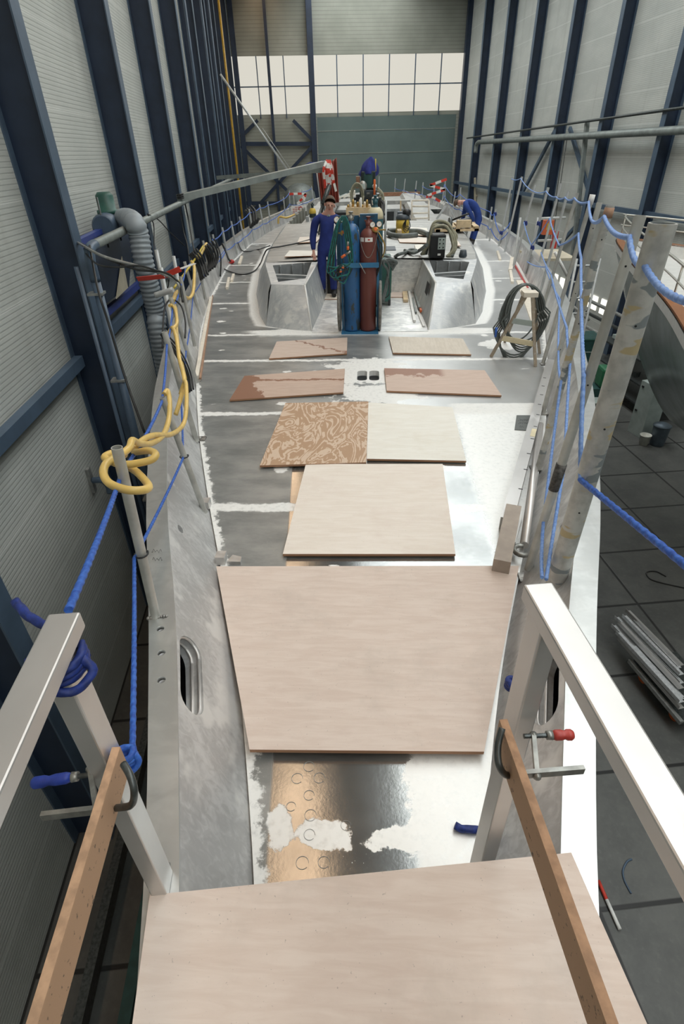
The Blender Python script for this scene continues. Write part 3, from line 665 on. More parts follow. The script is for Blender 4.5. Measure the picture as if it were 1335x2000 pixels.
# coachroof with two arms around the cockpit well
ZR = .55
OT = [(8.45, 1.46), (9.2, 1.62), (10.05, 1.80), (11.1, 1.94), (12.8, 2.08), (16.5, 2.28)]
for sg in (-1, 1):
    mbo, mbi, mbt, mbf, mbr = MB(), MB(), MB(), MB(), MB()
    yl = [8.25, 8.6, 8.95, 9.3, 9.7, 10.05, 10.45, 11, 11.8, 12.8, 14, 15.3, 16.6]; rows = []
    for y in yl:
        yt = 8.45 + (y-8.25)*(16.5-8.45)/(16.6-8.25); xb, xt = cob(y), interp(OT, yt, 1)
        rows.append([(sg*xb, y, 0), (sg*(xb*.62+xt*.38+.015), (y+yt)/2, ZR*.35), (sg*(xb*.22+xt*.78+.03), yt, ZR*.8), (sg*(xt+.015), yt, ZR-.02), (sg*xt, yt, ZR)])
    mbo.loft(rows, 0, True)
    # front face of the arm: sloped, with soft shoulders
    b0, b1 = V((sg*.84, 7.95, 0)), V((sg*1.56, 8.25, 0)); t0, t1 = V((sg*.95, 8.35, ZR)), V((sg*1.46, 8.45, ZR)); rows = []
    for k_ in range(9):
        u = k_/8; p, q_ = b0.lerp(b1, u), t0.lerp(t1, u); bulge = V((0, -.05*math.sin(math.pi*u), 0)); rows.append([p+bulge, p.lerp(q_, .4)+bulge*1.4, p.lerp(q_, .8)+bulge+V((0, -.01, 0)), q_-V((0, .015, .02)), q_])
    mbf.loft(rows, 0, True)
    # inner wall of the arm
    mbi.loft([[(sg*.84, 7.95, 0), (sg*.95, 8.35, ZR)], [(sg*.80, 9.2, 0), (sg*.93, 9.4, ZR)], [(sg*.78, 10.36, 0), (sg*.92, 10.36, ZR)]])
    # raised weld corners
    mbr.tube([(sg*.84, 7.95, 0), (sg*.95, 8.35, ZR)], .014, 6); mbr.tube([(sg*.95, 8.35, ZR), (sg*.92, 10.36, ZR)], .014, 6)
    # top plates round the opening
    O = [(1.68, 10.05), (1.03, 10.33), (.99, 8.86), (1.38, 8.62)]
    mbt.loft([[(sg*1.46, 8.45, ZR), (sg*.95, 8.35, ZR)], [(sg*O[3][0], O[3][1], ZR), (sg*O[2][0], O[2][1], ZR)]])
    mbt.loft([[(sg*.95, 8.35, ZR), (sg*.92, 10.36, ZR)], [(sg*O[2][0], O[2][1], ZR), (sg*O[1][0], O[1][1], ZR)]])
    mbt.loft([[(sg*1.46, 8.45, ZR), (sg*1.62, 9.2, ZR), (sg*1.80, 10.05, ZR)], [(sg*O[3][0], O[3][1], ZR), (sg*1.52, 9.3, ZR), (sg*O[0][0], O[0][1], ZR)]])
    mbt.loft([[(sg*1.80, 10.05, ZR), (sg*1.86, 10.4, ZR), (sg*.92, 10.4, ZR)], [(sg*O[0][0], O[0][1], ZR), (sg*O[0][0], O[0][1]+.02, ZR), (sg*O[1][0], O[1][1], ZR)]])
    # lining of the opening
    O2 = [(sg*x, y) for x, y in O]
    MB().loft([[(x, y, ZR) for x, y in O2], [(x, y, .08) for x, y in O2]], close=True).build('opening_lining', 'inner_alu', yacht)
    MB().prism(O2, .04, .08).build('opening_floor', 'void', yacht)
    mb = MB(); mb.bar((sg*.97, 9.15, ZR-.03), (sg*1.52, 9.3, ZR-.03), .07, .04); mb.bar((sg*.99, 9.35, .3), (sg*1.55, 9.5, .3), .03, .3)
    mb.build('cross_frame', 'inner_alu', yacht)
    mb = MB()
    for u in (.2, .5, .8): p = V((sg*O[0][0], O[0][1], 0)).lerp(V((sg*O[1][0], O[1][1], 0)), u); mb.box((p.x, p.y-.03, .32), (.02, .05, .44))
    mb.build('frame_rib', 'inner_alu', yacht)
    mbo.build('coachroof_side', 'coaming', yacht); mbi.build('cockpit_coaming', 'coaming', yacht); mbt.build('coaming_top', 'coaming', yacht); mbf.build('coaming_front', 'coaming', yacht); mbr.build('weld_seam', 'white', yacht)
rows = []
for y in (10.36, 11.1, 12.8, 14.6, 16.5):
    xt = interp(OT, y, 1); rows.append([(xt*(-1+2*i/12), y, ZR+.04*(1-(-1+2*i/12)**2)) for i in range(13)])
MB().loft(rows, 0, False).build('coachroof', 'roofplate', yacht)
mb = MB().add([(-.92, 10.37, 0), (.92, 10.37, 0), (.92, 10.37, ZR), (0, 10.37, ZR+.04), (-.92, 10.37, ZR)], [[0, 1, 2, 3, 4]]); mb.build('cockpit_bulkhead', 'well', yacht)
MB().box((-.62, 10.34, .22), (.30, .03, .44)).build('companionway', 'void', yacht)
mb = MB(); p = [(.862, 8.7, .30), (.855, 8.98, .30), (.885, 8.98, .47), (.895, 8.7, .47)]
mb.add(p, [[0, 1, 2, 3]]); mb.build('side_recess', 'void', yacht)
MB().prism([(-.83, 7.86), (.83, 7.86), (.80, 9.2), (.78, 10.36), (-.78, 10.36), (-.80, 9.2)], .001, .006).build('cockpit_sole', 'well', yacht)
# aft: sunken cockpit, side decks and aft deck
mb = MB()
for sg in (-1, 1):
    rows = [[(sg*2.3, y, 0), (sg*hw(y, 1), y, 0)] for y in (ys[-1], 18, 20, 22, 24, 25)]; mb.loft(rows)
rows = [[(-hw(y, 1), y, .16), (hw(y, 1), y, .16)] for y in (25, 27, 29, 31, 32.9)]; mb.loft(rows)
mb.build('side_deck', 'roofplate', yacht)
mb = MB().box((0, 21.2, -.72), (4.6, 7.6, .04)).box((-2.3, 21.2, -.38), (.04, 7.6, .7)).box((2.3, 21.2, -.38), (.04, 7.6, .7)).box((0, 16.52, .24), (4.5, .04, .56)).box((0, 17.37, -.4), (4.6, .04, .7)).box((0, 25, -.25), (4.6, .04, .9)); mb.build('aft_cockpit', 'inner_alu', yacht)
mb = MB()
for x0, x1 in ((-1.95, -.35), (.35, .95)): mb.box(((x0+x1)/2, 24.96, -.2), (x1-x0, .04, .62))
mb.build('doorway', 'void', yacht)
mb = MB()
for sg in (-1, 1): mb.loft([[(sg*1.35, y, z+.2), (sg*1.45, y, z+.32), (sg*2.15, y, z+.32), (sg*2.35, y, z)] for y, z in ((19.0, .0), (22, .05), (25, .12), (29, .2))])
mb.box((0, 25.3, .42), (3.2, .5, .14)); mb.build('aft_coaming', 'roofplate', yacht)
MB().box((.9, 30.5, .40), (3.0, .12, .16)).build('stern_rail', 'rust', yacht)
# corrugated jagged cut edge on the aft left side
mb = MB()
for i in range(8):
    p = PY(563+6*i, 434-3.2*i, 18+.55*i); mb.box((p.x, p.y, .22+.04*i), (.06, .55, .40))
mb.build('stepped_frame', 'sheet_grey', yacht)
mb = MB()
for i in range(5): p = PY(600+9*i, 428-2*i, 19.5+.2*i); mb.box((p.x, p.y, .2), (.09, .2, .55))
mb.build('inner_frame', 'inner_alu', yacht)
# weld blobs, plates and writing on the rails
def weldbead(name, pts, r, mat='weld'):
    pts = resample([V(p) for p in pts], r*1.1); mb = MB()
    for i, p in enumerate(pts): mb.ball(p, r*(1+.15*math.sin(i*2.3)), 8)
    return mb.build(name, mat, yacht)
weldbead('weld_bead', [PZ(290, 1208, ZC), PZ(325, 1204, ZC)], .010, 'weld'); weldbead('weld_bead', [PZ(326, 1690, ZC), PZ(322, 1730, ZC), PZ(298, 1738, ZC)], .011, 'weld')
MB().prism([PZ(287, 1207, 0)[:2], PZ(324, 1203, 0)[:2], PZ(323, 1160, 0)[:2], PZ(290, 1172, 0)[:2]], 0, .004).build('doubler_plate', 'cap', yacht) if False else None
mb = MB()
def scrib(px, py, s, n, z, dx=1):
    pts = []
    for i in range(n*4): pts.append(PZ(px+i*s*.35*dx, py+math.sin(i*1.7+px)*s*(.6+.3*math.sin(i*.9)), z))
    mb.tube(pts, .0009, 4)
scrib(296, 1076, 5, 3, ZC+.001); scrib(298, 1092, 5, 3, ZC+.001)
mb.build('marker_note', 'ink', yacht)
p = [PZ(1008, 812), PZ(1036, 812), PZ(1033, 842), PZ(1004, 840)]
MB().prism([q_[:2] for q_ in p], 0, .006).build('cover_plate', 'platedark', yacht, label='dark square plate with handwritten note')
mb = MB(); scrib(1012, 820, 3, 5, .0075); scrib(1012, 826, 3, 5, .0075); scrib(1014, 833, 3, 2, .0075); mb.build('marker_note', 'ink', yacht)
# small lugs on the deck edge
for (x, y) in ((403, 990), (433, 1097)):
    p = PZ(x, y); MB().box((p.x, p.y, .03), (.06, .07, .06)).build('deck_lug', 'alu_new', yacht)
for (x, y) in ((391, 858), (384, 745), (1063, 712), (1058, 808), (1047, 916), (1029, 1130)):
    p = PZ(x, y); MB().box((p.x, p.y, .006), (.10, .08, .012)).ball((p.x, p.y, .01), .02, 8).build('stanchion_foot', 'weld', yacht)
# ================================================================ BOARDS AND TIMBER ON THE DECK
def board(name, mat, label, corners, z, th=.018, cat='board', grp=None, under=None, thick_mat='ply_edge'):
    """a plywood sheet: corners given as sight lines on the plane of its top face"""
    P = [PZ(x, y, z) for x, y in corners]; c = sum(P, V((0, 0, 0)))/len(P)
    mb = MB(); mb.prism([p[:2] for p in P], z-th, z, 0, 1)
    o = mb.build(name, [mat, thick_mat], None, V((c.x, c.y, z-th))); return tag(o, label, cat, grp)
G = 'plywood sheets lying on the deck'
board('plywood_sheet', 'ply_pink', 'largest pinkish plywood sheet, tapering toward the camera, at the narrow end of the deck', [(487, 1464), (945, 1468), (1013, 1105), (422, 1106)], .05, .02, grp=G)
board('plywood_sheet', 'ply_pale', 'pale square plywood sheet just beyond the largest sheet', [(552, 1082), (889, 1082), (864, 906), (597, 906)], .03, grp=G)
board('plywood_sheet', 'ply_figured', 'strongly figured brown plywood sheet with swirling grain', [(507, 909), (715, 903), (719, 784), (557, 787)], .036, grp=G)
board('plywood_sheet', 'ply_white', 'creamy white plywood sheet to the right of the figured sheet', [(716, 896), (910, 900), (883, 795), (719, 786)], .026, grp=G)
board('plywood_sheet', 'ply_wet_left', 'reddish board with a damp left corner, left of the small double hatch', [(448, 781), (670, 766), (673, 720), (477, 734)], .025, grp=G)
board('plywood_sheet', 'ply_wet_right', 'reddish board with a damp far corner, right of the small double hatch', [(755, 763), (979, 772), (946, 723), (750, 719)], .025, grp=G)
board('plywood_sheet', 'ply_wet_line', 'small brownish board with a damp streak, in front of the left cockpit coaming', [(525, 700), (677, 690), (678, 659), (540, 667)], .025, grp=G)
board('plywood_sheet', 'ply_buff', 'small buff board in front of the right cockpit coaming', [(767, 689), (920, 692), (903, 661), (759, 657)], .025, grp=G)
# battens that lift the largest sheet
for (x0, x1, y, lab) in ((492, 520, 1469, 'wood block under the left front corner of the largest sheet'), (890, 938, 1471, 'wood block under the right front corner of the largest sheet')):
    a, b = PZ(x0, y, .0), PZ(x1, y, .0)
    tag(MB().box(((a.x+b.x)/2, a.y+.05, .015), (b.x-a.x, .07, .03)).build('wood_block', 'ply_edge', None, V((a.x, a.y, 0))), lab, 'block')
# bow platform board (crosses the bulwarks in the foreground)
zb_ = ZC+.022
board('platform_board', 'ply_pink', 'broad plywood board across the bow in the foreground, edge cut off by the view', [(250, 2060), (1290, 2060), (1166, 1782), (1115, 1665), (292, 1748)], zb_, .02)
# boards on the coachroof
GR = 'boards lying on the coachroof'
ZRf = ZR+.045
def rb(lab, cs, mat='ply_white', z=ZRf+.012): return board('roof_board', mat, lab, cs, z, .012, grp=GR)
rb('pale board on the coachroof just right of the yellow vacuum', [(785, 459), (838, 460), (833, 445), (783, 443)])
rb('narrow plank on the coachroof in front of the yellow vacuum', [(780, 473), (832, 474), (833, 464), (776, 464)], 'ply_pale')
rb('small square of board on the coachroof beside the black hose machine', [(812, 489), (830, 486), (824, 477), (809, 478)], 'ply_white')
rb('small board near the right edge of the coachroof', [(884, 479), (900, 480), (893, 470), (880, 470)], 'ply_pale')
rb('long thin board on the left of the coachroof', [(555, 501), (622, 499), (624, 490), (565, 489)], 'ply_white')
rb('board on the coachroof under the legs of the black stand', [(580, 474), (618, 472), (628, 461), (585, 463)], 'ply_pale')
rb('pinkish board in the cockpit behind the gas cylinders', [(750, 580), (788, 580), (786, 561), (750, 560)], 'ply_pink', .02)
rb('worn board under the feet of the standing worker', [(625, 584), (668, 584), (668, 570), (632, 569)], 'timber_pale', .02)
# long battens
def stick(name, mat, lab, a, b, w_, h_, cat, grp=None, za=.0, zb=None):
    A, B = PZ(*a, za+h_/2), PZ(*b, (za if zb is None else zb)+h_/2)
    o = MB().bar(A, B, w_, h_).build(name, mat, None, V((A.x, A.y, A.z-h_/2))); return tag(o, lab, cat, grp)
stick('batten', 'timber_pale', 'long pale batten leaning along the left side deck', (384, 738), (412, 582), .045, .05, 'batten')
stick('batten', 'timber_brown', 'thin brown batten beside the long pale batten', (391, 740), (415, 578), .02, .03, 'batten')
stick('batten', 'timber_pale', 'thin pale batten near the far left rail', (452, 549), (456, 536), .05, .04, 'batten')
stick('batten', 'timber_pale', 'pale batten on the left side deck beside the black cable', (443, 563), (447, 543), .05, .04, 'batten')
stick('batten', 'timber_pale', 'short pale batten on the left side deck near the red plug', (467, 516), (472, 501), .06, .04, 'batten')
stick('batten', 'timber_pale', 'near pale batten on the right side deck', (1000, 552), (996, 529), .05, .04, 'batten')
stick('batten', 'timber_pale', 'upright-looking white batten on the right side deck', (996, 528), (1000, 504), .08, .05, 'batten')
stick('batten', 'timber_pale', 'far pale batten on the right side deck', (976, 507), (971, 491), .05, .04, 'batten')
stick('batten', 'red', 'thin red batten lying against the right rail', (1030, 563), (1002, 513), .03, .03, 'batten')
stick('batten', 'timber_pale', 'long white plank lying against the right rail beside the cable stand', (1052, 640), (1016, 548), .16, .02, 'plank')
# offcuts on the cockpit sole
stick('profile', 'white', 'white strip on the cockpit floor, the left one', (809, 627), (796, 556), .04, .03, 'profile', None, .01)
stick('profile', 'white', 'short white strip on the cockpit floor at right', (827, 637), (817, 612), .03, .02, 'profile', None, .01)
stick('profile', 'channel', 'grey channel lying along the right cockpit coaming', (820, 603), (808, 562), .06, .05, 'profile', None, .01)
stick('profile', 'channel', 'thin grey tube between the white strip and the channel', (812, 611), (805, 583), .03, .03, 'profile', None, .01)
stick('profile', 'timber', 'short wooden block on the cockpit floor', (792, 588), (790, 571), .08, .04, 'block', None, .01)
stick('profile', 'orange', 'orange tipped offcut on the cockpit floor', (823, 608), (821, 602), .05, .03, 'profile', None, .02)
# perforated aluminium beam and tube on the right side deck
hz = .10
A, B = PZ(990, 1012, hz), PZ(1075, 702, hz)
pb = thing('perforated_beam', 'long white perforated aluminium beam lying along the right deck edge', 'beam', (A.x, A.y, 0))
u = (B-A).normalized(); sv = V((u.y, -u.x, 0)); L = (B-A).length
beam = MB().box((A+B)/2 - V((0, 0, hz/2)), (L, .085, hz), (u, sv, V((0, 0, 1)))).build('beam', 'alu_new', pb)
mb = MB()
for i, (x, y) in enumerate([(1016, 955), (1026, 917), (1032, 886), (1039, 857), (1045, 833), (1050, 810), (1053, 790), (1057, 771), (1060, 754), (1063, 738)]):
    p = PZ(x, y, hz); mb.box((p.x, p.y, hz+.0005), (.030, .010, .002), (sv, u, V((0, 0, 1))))
mb.build('slot', 'black', pb)
p = PZ(1041, 845, hz); MB().box((p.x, p.y, hz+.001), (.16, .04, .002), (u, sv, V((0, 0, 1)))).build('tape_label', 'cream', pb)
A2 = PZ(1003, 995, .13); B2 = PZ(978, 1104, .13)
tb = tag(MB().bar(PZ(1001, 998, .09), PZ(978, 1108, .09), .10, .10).build('box_profile', 'timber_brown', None, V((A2.x, A2.y, .04))), 'taped brown-grey box profile at the near end of the perforated beam', 'profile'); tb.data.materials[0] = plain('dull_taped_profile', (.38, .32, .27), .6)
A, B = PZ(1023, 1065, .05), PZ(1055, 830, .05)
ht = thing('hooked_tube', 'pale aluminium tube with an open hook at its near end, beside the perforated beam', 'tube', (A.x, A.y, 0))
MB().tube([A, B], .028, 14).build('tube', 'alu_new', ht)
c0 = PZ(1018, 1075, .05); MB().tube([c0+V((.045*math.cos(a)*1.0, .05*math.sin(a), 0)) for a in [math.radians(60+i*30) for i in range(9)]], .016, 10).build('hook', 'steel', ht)
stick('white_strip', 'white', 'thin white wedge between the box profile and the hooked tube', (1003, 1062), (1016, 1010), .02, .03, 'strip')
# small things on the deck
p = PZ(909, 1618, .01)
pts = catmull([PZ(888, 1612, .02), PZ(900, 1618, .016), PZ(918, 1620, .016), PZ(945, 1621, .016), PZ(975, 1630, .016)], 8)
rp = tag(MB().rope(pts, .013).build('rope_end', 'rope_navy', None, V((p.x, p.y, 0))), 'frayed end of navy blue rope lying on the deck by the right post', 'rope')
p = PZ(600, 1600)
mb = MB()
for (x, y, r) in ((603, 1497, .022), (580, 1520, .022), (623, 1519, .022), (603, 1553, .020), (606, 1592, .022), (568, 1575, .018), (590, 1685, .022), (632, 1684, .02), (675, 1612, .018), (604, 1630, .02)):
    q = PZ(x, y, .0015); mb.tube([q+V((r*math.cos(a)*1.05, r*math.sin(a), 0)) for a in [i*math.pi/9 for i in range(17)]], .0009, 4)
mb.build('grinding_ring', M['roofplate'], yacht)
p = PZ(458, 1098); tag(MB().prism([PZ(443, 1101)[:2], PZ(470, 1102)[:2], PZ(472, 1092)[:2], PZ(455, 1088)[:2]], 0, .02).build('metal_offcut', 'alu_new', None, V((p.x, p.y, 0))), 'small aluminium offcut beyond the left corner of the largest sheet', 'offcut')
p = PZ(903, 503, ZR+.05); tag(MB().lathe(p, [(.06, 0), (.07, .03), (.05, .12)], 14).build('dark_canister', 'slate', None, p), 'small dark canister standing near the right edge of the coachroof', 'canister')
p = PZ(385, 990)
t = thing('red_shackle', 'red plastic clip with a black strap by the left deck lug', 'clip', (p.x, p.y, 0)); MB().ball((p.x, p.y, .03), .022, 10, sc=(1.3, .8, .9)).build('clip', 'red', t); MB().tube(catmull([V((p.x, p.y, .03)), PZ(386, 1005, .02), PZ(389, 1022, .01)], 5), .006, 6).build('strap', 'black', t)
# ================================================================ BOW STAGE : posts, rails, clamps
pL = PZ(318, 1728, ZC); pR = PZ(940, 1686, .22)
def solve_z(base, ypix):
    lo, hi = 0.3, 1.6
    for _ in range(40):
        z = (lo+hi)/2; d = V((base.x, base.y, z))-CC; yy = 1000-FPX*d.dot(CU)/d.dot(CF)
        if yy > ypix: lo = z
        else: hi = z
    return z
zL = solve_z(pL, 1262); zR2 = solve_z(pR, 1185)
gd = V((AX.x, AX.y, 0))
def boxtube(base, top, w_, d_): return MB().box((V(base)+V(top))/2, (w_, d_, (V(top)-V(base)).length), (NX, AX, V((0, 0, 1))))
st = thing('stage_rail', 'brushed aluminium post and flat rail at the left edge of the bow', 'rail', pL)
boxtube(pL, (pL.x, pL.y, zL), .045, .07).build('post', 'alu_new', st, bevel=.004)
a = PZ(127, 1200, zL+.03)
mb = MB().box(a - gd*.45 - V((0, 0, .015)), (.060, .9, .04), (NX, AX, V((0, 0, 1)))); rl = mb.build('rail', 'alu_new', st, bevel=.004)
st2 = thing('stage_rail', 'pale aluminium post and flat rail at the right edge of the bow', 'rail', V((pR.x, pR.y, .05)))
boxtube((pR.x, pR.y, .05), (pR.x, pR.y, zR2), .045, .07).build('post', 'alu_new', st2, bevel=.004)
a = PZ(1049, 1142, zR2+.03)
MB().box(a - gd*.55 - V((0, 0, .015)), (.062, 1.1, .04), (NX, AX, V((0, 0, 1)))).build('rail', 'alu_new', st2, bevel=.004)
def strip(a, b, w_, h_, z, lab, far):
    A, B = PZ(*a, z), PZ(*b, z); u = (B-A).normalized(); B = A+u*far
    t = thing('plywood_bar', lab, 'bar', A); y = V((u.y, -u.x, 0))
    MB().box((A+B)/2-V((0, 0, h_/2)), (far, w_, h_), (u, y, V((0, 0, 1)))).build('bar', 'ply_strip', t, bevel=.001)
    sg = 1 if a[0] < 600 else 1
    MB().box((A+B)/2+V((0, 0, .0008)), (far*.998, w_*.98, .0016), (u, y, V((0, 0, 1)))).build('layered_edge', 'ply_layers', t)
    return t
ZS = 1.08
strip((227, 1459), (129, 1781), .018, .085, ZS, 'speckled plywood bar clamped to the left post, running down to the camera', .75)
strip((982, 1405), (1117, 1782), .018, .085, ZS, 'speckled plywood bar clamped to the right post, running down to the camera', .75)
def clamp(handle, ferr, screw_end, arm0, arm1, bar0, bar1, hook, hm, lab, z, rs=1):
    t = thing('screw_clamp', lab, 'clamp', PZ(*arm1, z))
    q = lambda p, dz=0: PZ(*p, z+dz)
    H0, H1 = q(handle), q(ferr); d = (H1-H0); L = d.length
    MB().lathe(H0, [(.010*rs, 0), (.0145*rs, .006), (.0145*rs, L*.3), (.011*rs, L*.42), (.014*rs, L*.6), (.014*rs, L*.85), (.010*rs, L)], 16, 0, d).build('handle', hm, t)
    MB().lathe(H1, [(.0125*rs, 0), (.0115*rs, .014)], 14, 0, d).build('ferrule', 'steel', t)
    S1 = q(screw_end); MB().tube(resample([H1, S1], .0025), .0062*rs, 10, ridge=1500).build('screw', 'steel_dark', t)
    MB().bar(q(arm0), q(arm1), .011*rs, .016).ball(q(arm0), .011*rs, 10).ball(q(arm1), .011*rs, 10).build('sliding_arm', 'steel', t)
    MB().bar(q(bar0), q(bar1), .011*rs, .02).build('bar', 'steel', t)
    MB().tube(catmull([q(h_, dz) for h_, dz in hook], 6), .0085*rs, 10).build('fixed_jaw', 'steel_dark', t)
    return t
clamp((62, 1530), (140, 1518), (212, 1508), (176, 1502), (188, 1580), (82, 1594), (222, 1578), [((228, 1578), .0), ((256, 1572), .03), ((262, 1545), .07), ((254, 1515), .09), ((241, 1492), .09)], 'clamp_blue', 'blue-handled screw clamp on the left post', 1.02, .9)
clamp((1119, 1435), (1078, 1436), (1022, 1438), (1041, 1436), (1048, 1516), (1139, 1503), (1000, 1514), [((1005, 1514), 0), ((985, 1512), .03), ((973, 1490), .06), ((972, 1455), .07), ((980, 1422), .09)], 'clamp_red', 'red-handled screw clamp on the right post', 1.0, .9)
# navy rope coils and knots round the posts
def coil(c, r, h_, n, rad, axis=V((0, 0, 1)), sx=1, sy=1, mat='rope_navy', name='rope_coil'):
    axis = axis.normalized(); u = axis.orthogonal().normalized(); w_ = axis.cross(u); pts = []
    for i in range(n*16+1): a = 2*math.pi*i/16; pts.append(V(c)+axis*(h_*i/(n*16)-h_/2)+u*math.cos(a)*r*sx+w_*math.sin(a)*r*sy)
    return pts
def knot(name, lab, c, r, rad, mat, grp=None, ang=0):
    mb = MB()
    mb.rope(coil(c, r, rad*5, 3, rad), rad)
    mb.rope(catmull([V(c)+V((r, 0, rad*2)), V(c)+V((r*1.5, -r*.3, -rad)), V(c)+V((r*.8, -r*1.1, -rad*3)), V(c)+V((-r*.4, -r*1.2, rad)), V(c)+V((-r, -r*.3, rad*3))], 8), rad)
    return tag(mb.build(name, mat, None, V(c)), lab, 'knot', grp)
zk = .99
knot('rope_knot', 'navy rope wound around the top of the left post', V((pL.x, pL.y, zL-.045)), .045, .008, 'rope_navy')
knot('rope_knot', 'blue rope knot on the left post beside the plywood bar', V((PZ(246, 1478, 1.0).x, PZ(246, 1478, 1.0).y, 1.0)), .020, .007, 'rope')
pq = PZ(60, 1205, zL+.02); tag(MB().rope(catmull([PZ(30, 1175, 1.2), PZ(52, 1200, 1.2), PZ(75, 1215, 1.2), PZ(100, 1225, 1.2)], 8), .011).build('rope_piece', 'rope_navy', None, pq), 'navy rope trailing in from the left over the rail', 'rope')
knot('rope_knot', 'navy rope knot low behind the right post', PZ(1000, 1335, .25), .022, .010, 'rope_navy')
# ================================================================ RAIL POLES
def pole(name, base, top, r, lab, grp, mat='alu_tube', zb=.05, Yt=None, cat='pole', foot=True):
    B = PZ(*base, zb); T = PY(*top, B.y if Yt is None else Yt)
    t = thing(name, lab, cat, B, grp)
    u_ = (T-B).normalized()
    o = MB(); L = (T-B).length
    o.tube([B, T], r, 14, cap=False); o.tube([T, B], r*.86, 14, cap=False)
    n = 14; k = len(o.v)
    w1 = u_.orthogonal().normalized(); w2 = u_.cross(w1); ring = lambda q_: [T+(w1*math.cos(a)+w2*math.sin(a))*q_ for a in [2*math.pi*i_/14 for i_ in range(14)]]
    o.loft([ring(r), ring(r*.86)], 0, False, True)
    o.build('tube', mat, t)
    return t, B, T
RP = []
GRR = 'tall poles along the right rail'
rights = [((1081, 1150), (1294, 436), .047, 'alu_taped', .25), ((1031, 1112), (1250, 421), .024, 'alu_tube', .05), ((1051, 915), (1191, 402), .026, 'alu_taped', .05), ((1060, 806), (1170, 396), .022, 'alu_tube', .05),
          ((1060, 709), (1157, 380), .022, 'alu_tube', .05), ((1045, 650), (1127, 377), .021, 'alu_tube', .05), ((1048, 592), (1109, 373), .021, 'alu_far', .05), ((1044, 545), (1095, 358), .021, 'alu_far', .1), ((1025, 534), (1070, 366), .025, 'alu_far', .05),
          ((1003, 520), (1045, 361), .023, 'alu_far', .05), ((985, 492), (1019, 345), .023, 'alu_far', .05), ((975, 476), (1001, 345), .023, 'alu_far', .05)]
for i, (b, t_, r, mt, zb) in enumerate(rights):
    RP.append(pole('rail_pole', b, t_, r, 'tall aluminium pole on the right rail, %s' % nth(i), GRR, mt, zb))
    if i in (0, 1, 2, 3):
        tt, B, T = RP[-1]; u_ = (T-B).normalized()
        for f in ((.55, .8, .3) if i == 0 else (.35, .62, .9)):
            c = B.lerp(T, f) + V((-.2, -1, 0)).normalized()*(r*.985); MB().lathe(c-V((-.2, -1, 0)).normalized()*.001, [(.0045, 0), (.0045, .002)], 10, 0, V((-.2, -1, 0))).build('bolt_hole', 'black', tt)
tt, B, T = RP[1]; MB().tube([B.lerp(T, .30), B.lerp(T, .385)], .028, 14).build('sooted_joint', 'soot', tt)
tt, B, T = RP[2]; MB().tube([B.lerp(T, .965), B.lerp(T, .995)], .029, 14).build('burnt_tip', 'timber_brown', tt)
tt, B, T = RP[4]; MB().tube([B.lerp(T, .95), B.lerp(T, 1.0)], .028, 14).build('cord_wrap', 'white', tt)
RS = []
for i, (b, t_) in enumerate([((989, 470), (999.5, 428)), ((973, 481), (978.5, 450)), ((955, 471), (968, 408)), ((949.5, 466), (960, 404)), ((897, 430), (899, 366)), ((881.5, 418), (889, 374)), ((868, 399), (869, 350)), ((862, 406), (866, 370)), ((843, 399), (848, 363)), ((823, 391), (826, 356)), ((809, 391), (813, 353)), ((787, 383), (791, 349)), ((770, 377), (772, 348)), ((739, 378), (740, 344))]):
    RS.append(pole('rail_stanchion', b, t_, .022, 'short zinc stanchion on the far right rail, %s' % nth(i), 'short stanchions along the far right rail', 'alu_far', ZC if i > 4 else .2))
LP = []
lefts = [((304, 1204), (228, 874), .021, ZC), ((400, 1001), (317, 776), .020, .03), ((384, 862), (321, 648), .024, .03), ((384, 748), (333, 581), .022, .03), ((380, 676), (352, 540), .021, .2), ((389, 614), (360, 511), .022, .1),
         ((401.5, 585), (384, 508), .022, .1), ((413, 552), (396, 470), .022, .1), ((430, 541), (415, 458), .022, .05), ((446, 511), (433.5, 444), .022, .15), ((463.5, 498), (451, 432), .022, .05), ((480, 486), (467, 423), .022, .05),
         ((496, 470), (486, 408), .022, .1), ((517, 457), (506, 399), .022, .1), ((529.5, 451), (522, 393.5), .022, .1), ((557, 424), (553, 384), .022, .3), ((566, 412), (564.5, 372), .022, ZC), ((575.5, 413), (572, 376), .022, ZC), ((593, 412), (589, 370), .022, ZC), ((613, 402), (608, 363), .022, ZC)]
for i, (b, t_, r, zb) in enumerate(lefts):
    LP.append(pole('rail_stanchion', b, t_, r, 'aluminium stanchion on the left rail, %s' % nth(i), 'stanchions along the left rail', 'alu_tube' if i < 8 else 'alu_far', zb))
# ropes strung from pole to pole
def at(P, f): return P[1].lerp(P[2], f)
def ropeline(pts, sags, r, mat, lab, grp, coarse=False):
    out = []
    for i in range(len(pts)-1):
        s_ = sag(pts[i], pts[i+1], sags[i] if isinstance(sags, list) else sags, 10); out += s_ if i == 0 else s_[1:]
    mb = MB(); (mb.rope(out, r) if not coarse else mb.tube(out, r, 8)); return tag(mb.build('safety_rope', mat, None, pts[0]), lab, 'rope', grp)
off = lambda p, dx=-.03: p+V((dx, -.03, 0))
ropeline([PY(1345, 590, 1.55), off(at(RP[0], .92)), off(at(RP[1], .96), -.03), off(at(RP[2], .97), -.03), off(at(RP[3], .93)), off(at(RP[4], .965))], [.02, .03, .03, .02, .02], .0105, 'rope_pale', 'pale blue upper rope sagging between the nearest tall right poles', 'blue safety ropes')
ropeline([off(at(RP[k_], f)) for k_, f in ((4, .965), (5, .97), (6, .95), (7, .87), (8, .96), (9, .93), (10, .98), (11, .97))], .03, .010, 'rope_pale', 'pale blue upper rope on the farther tall right poles', 'blue safety ropes', True)
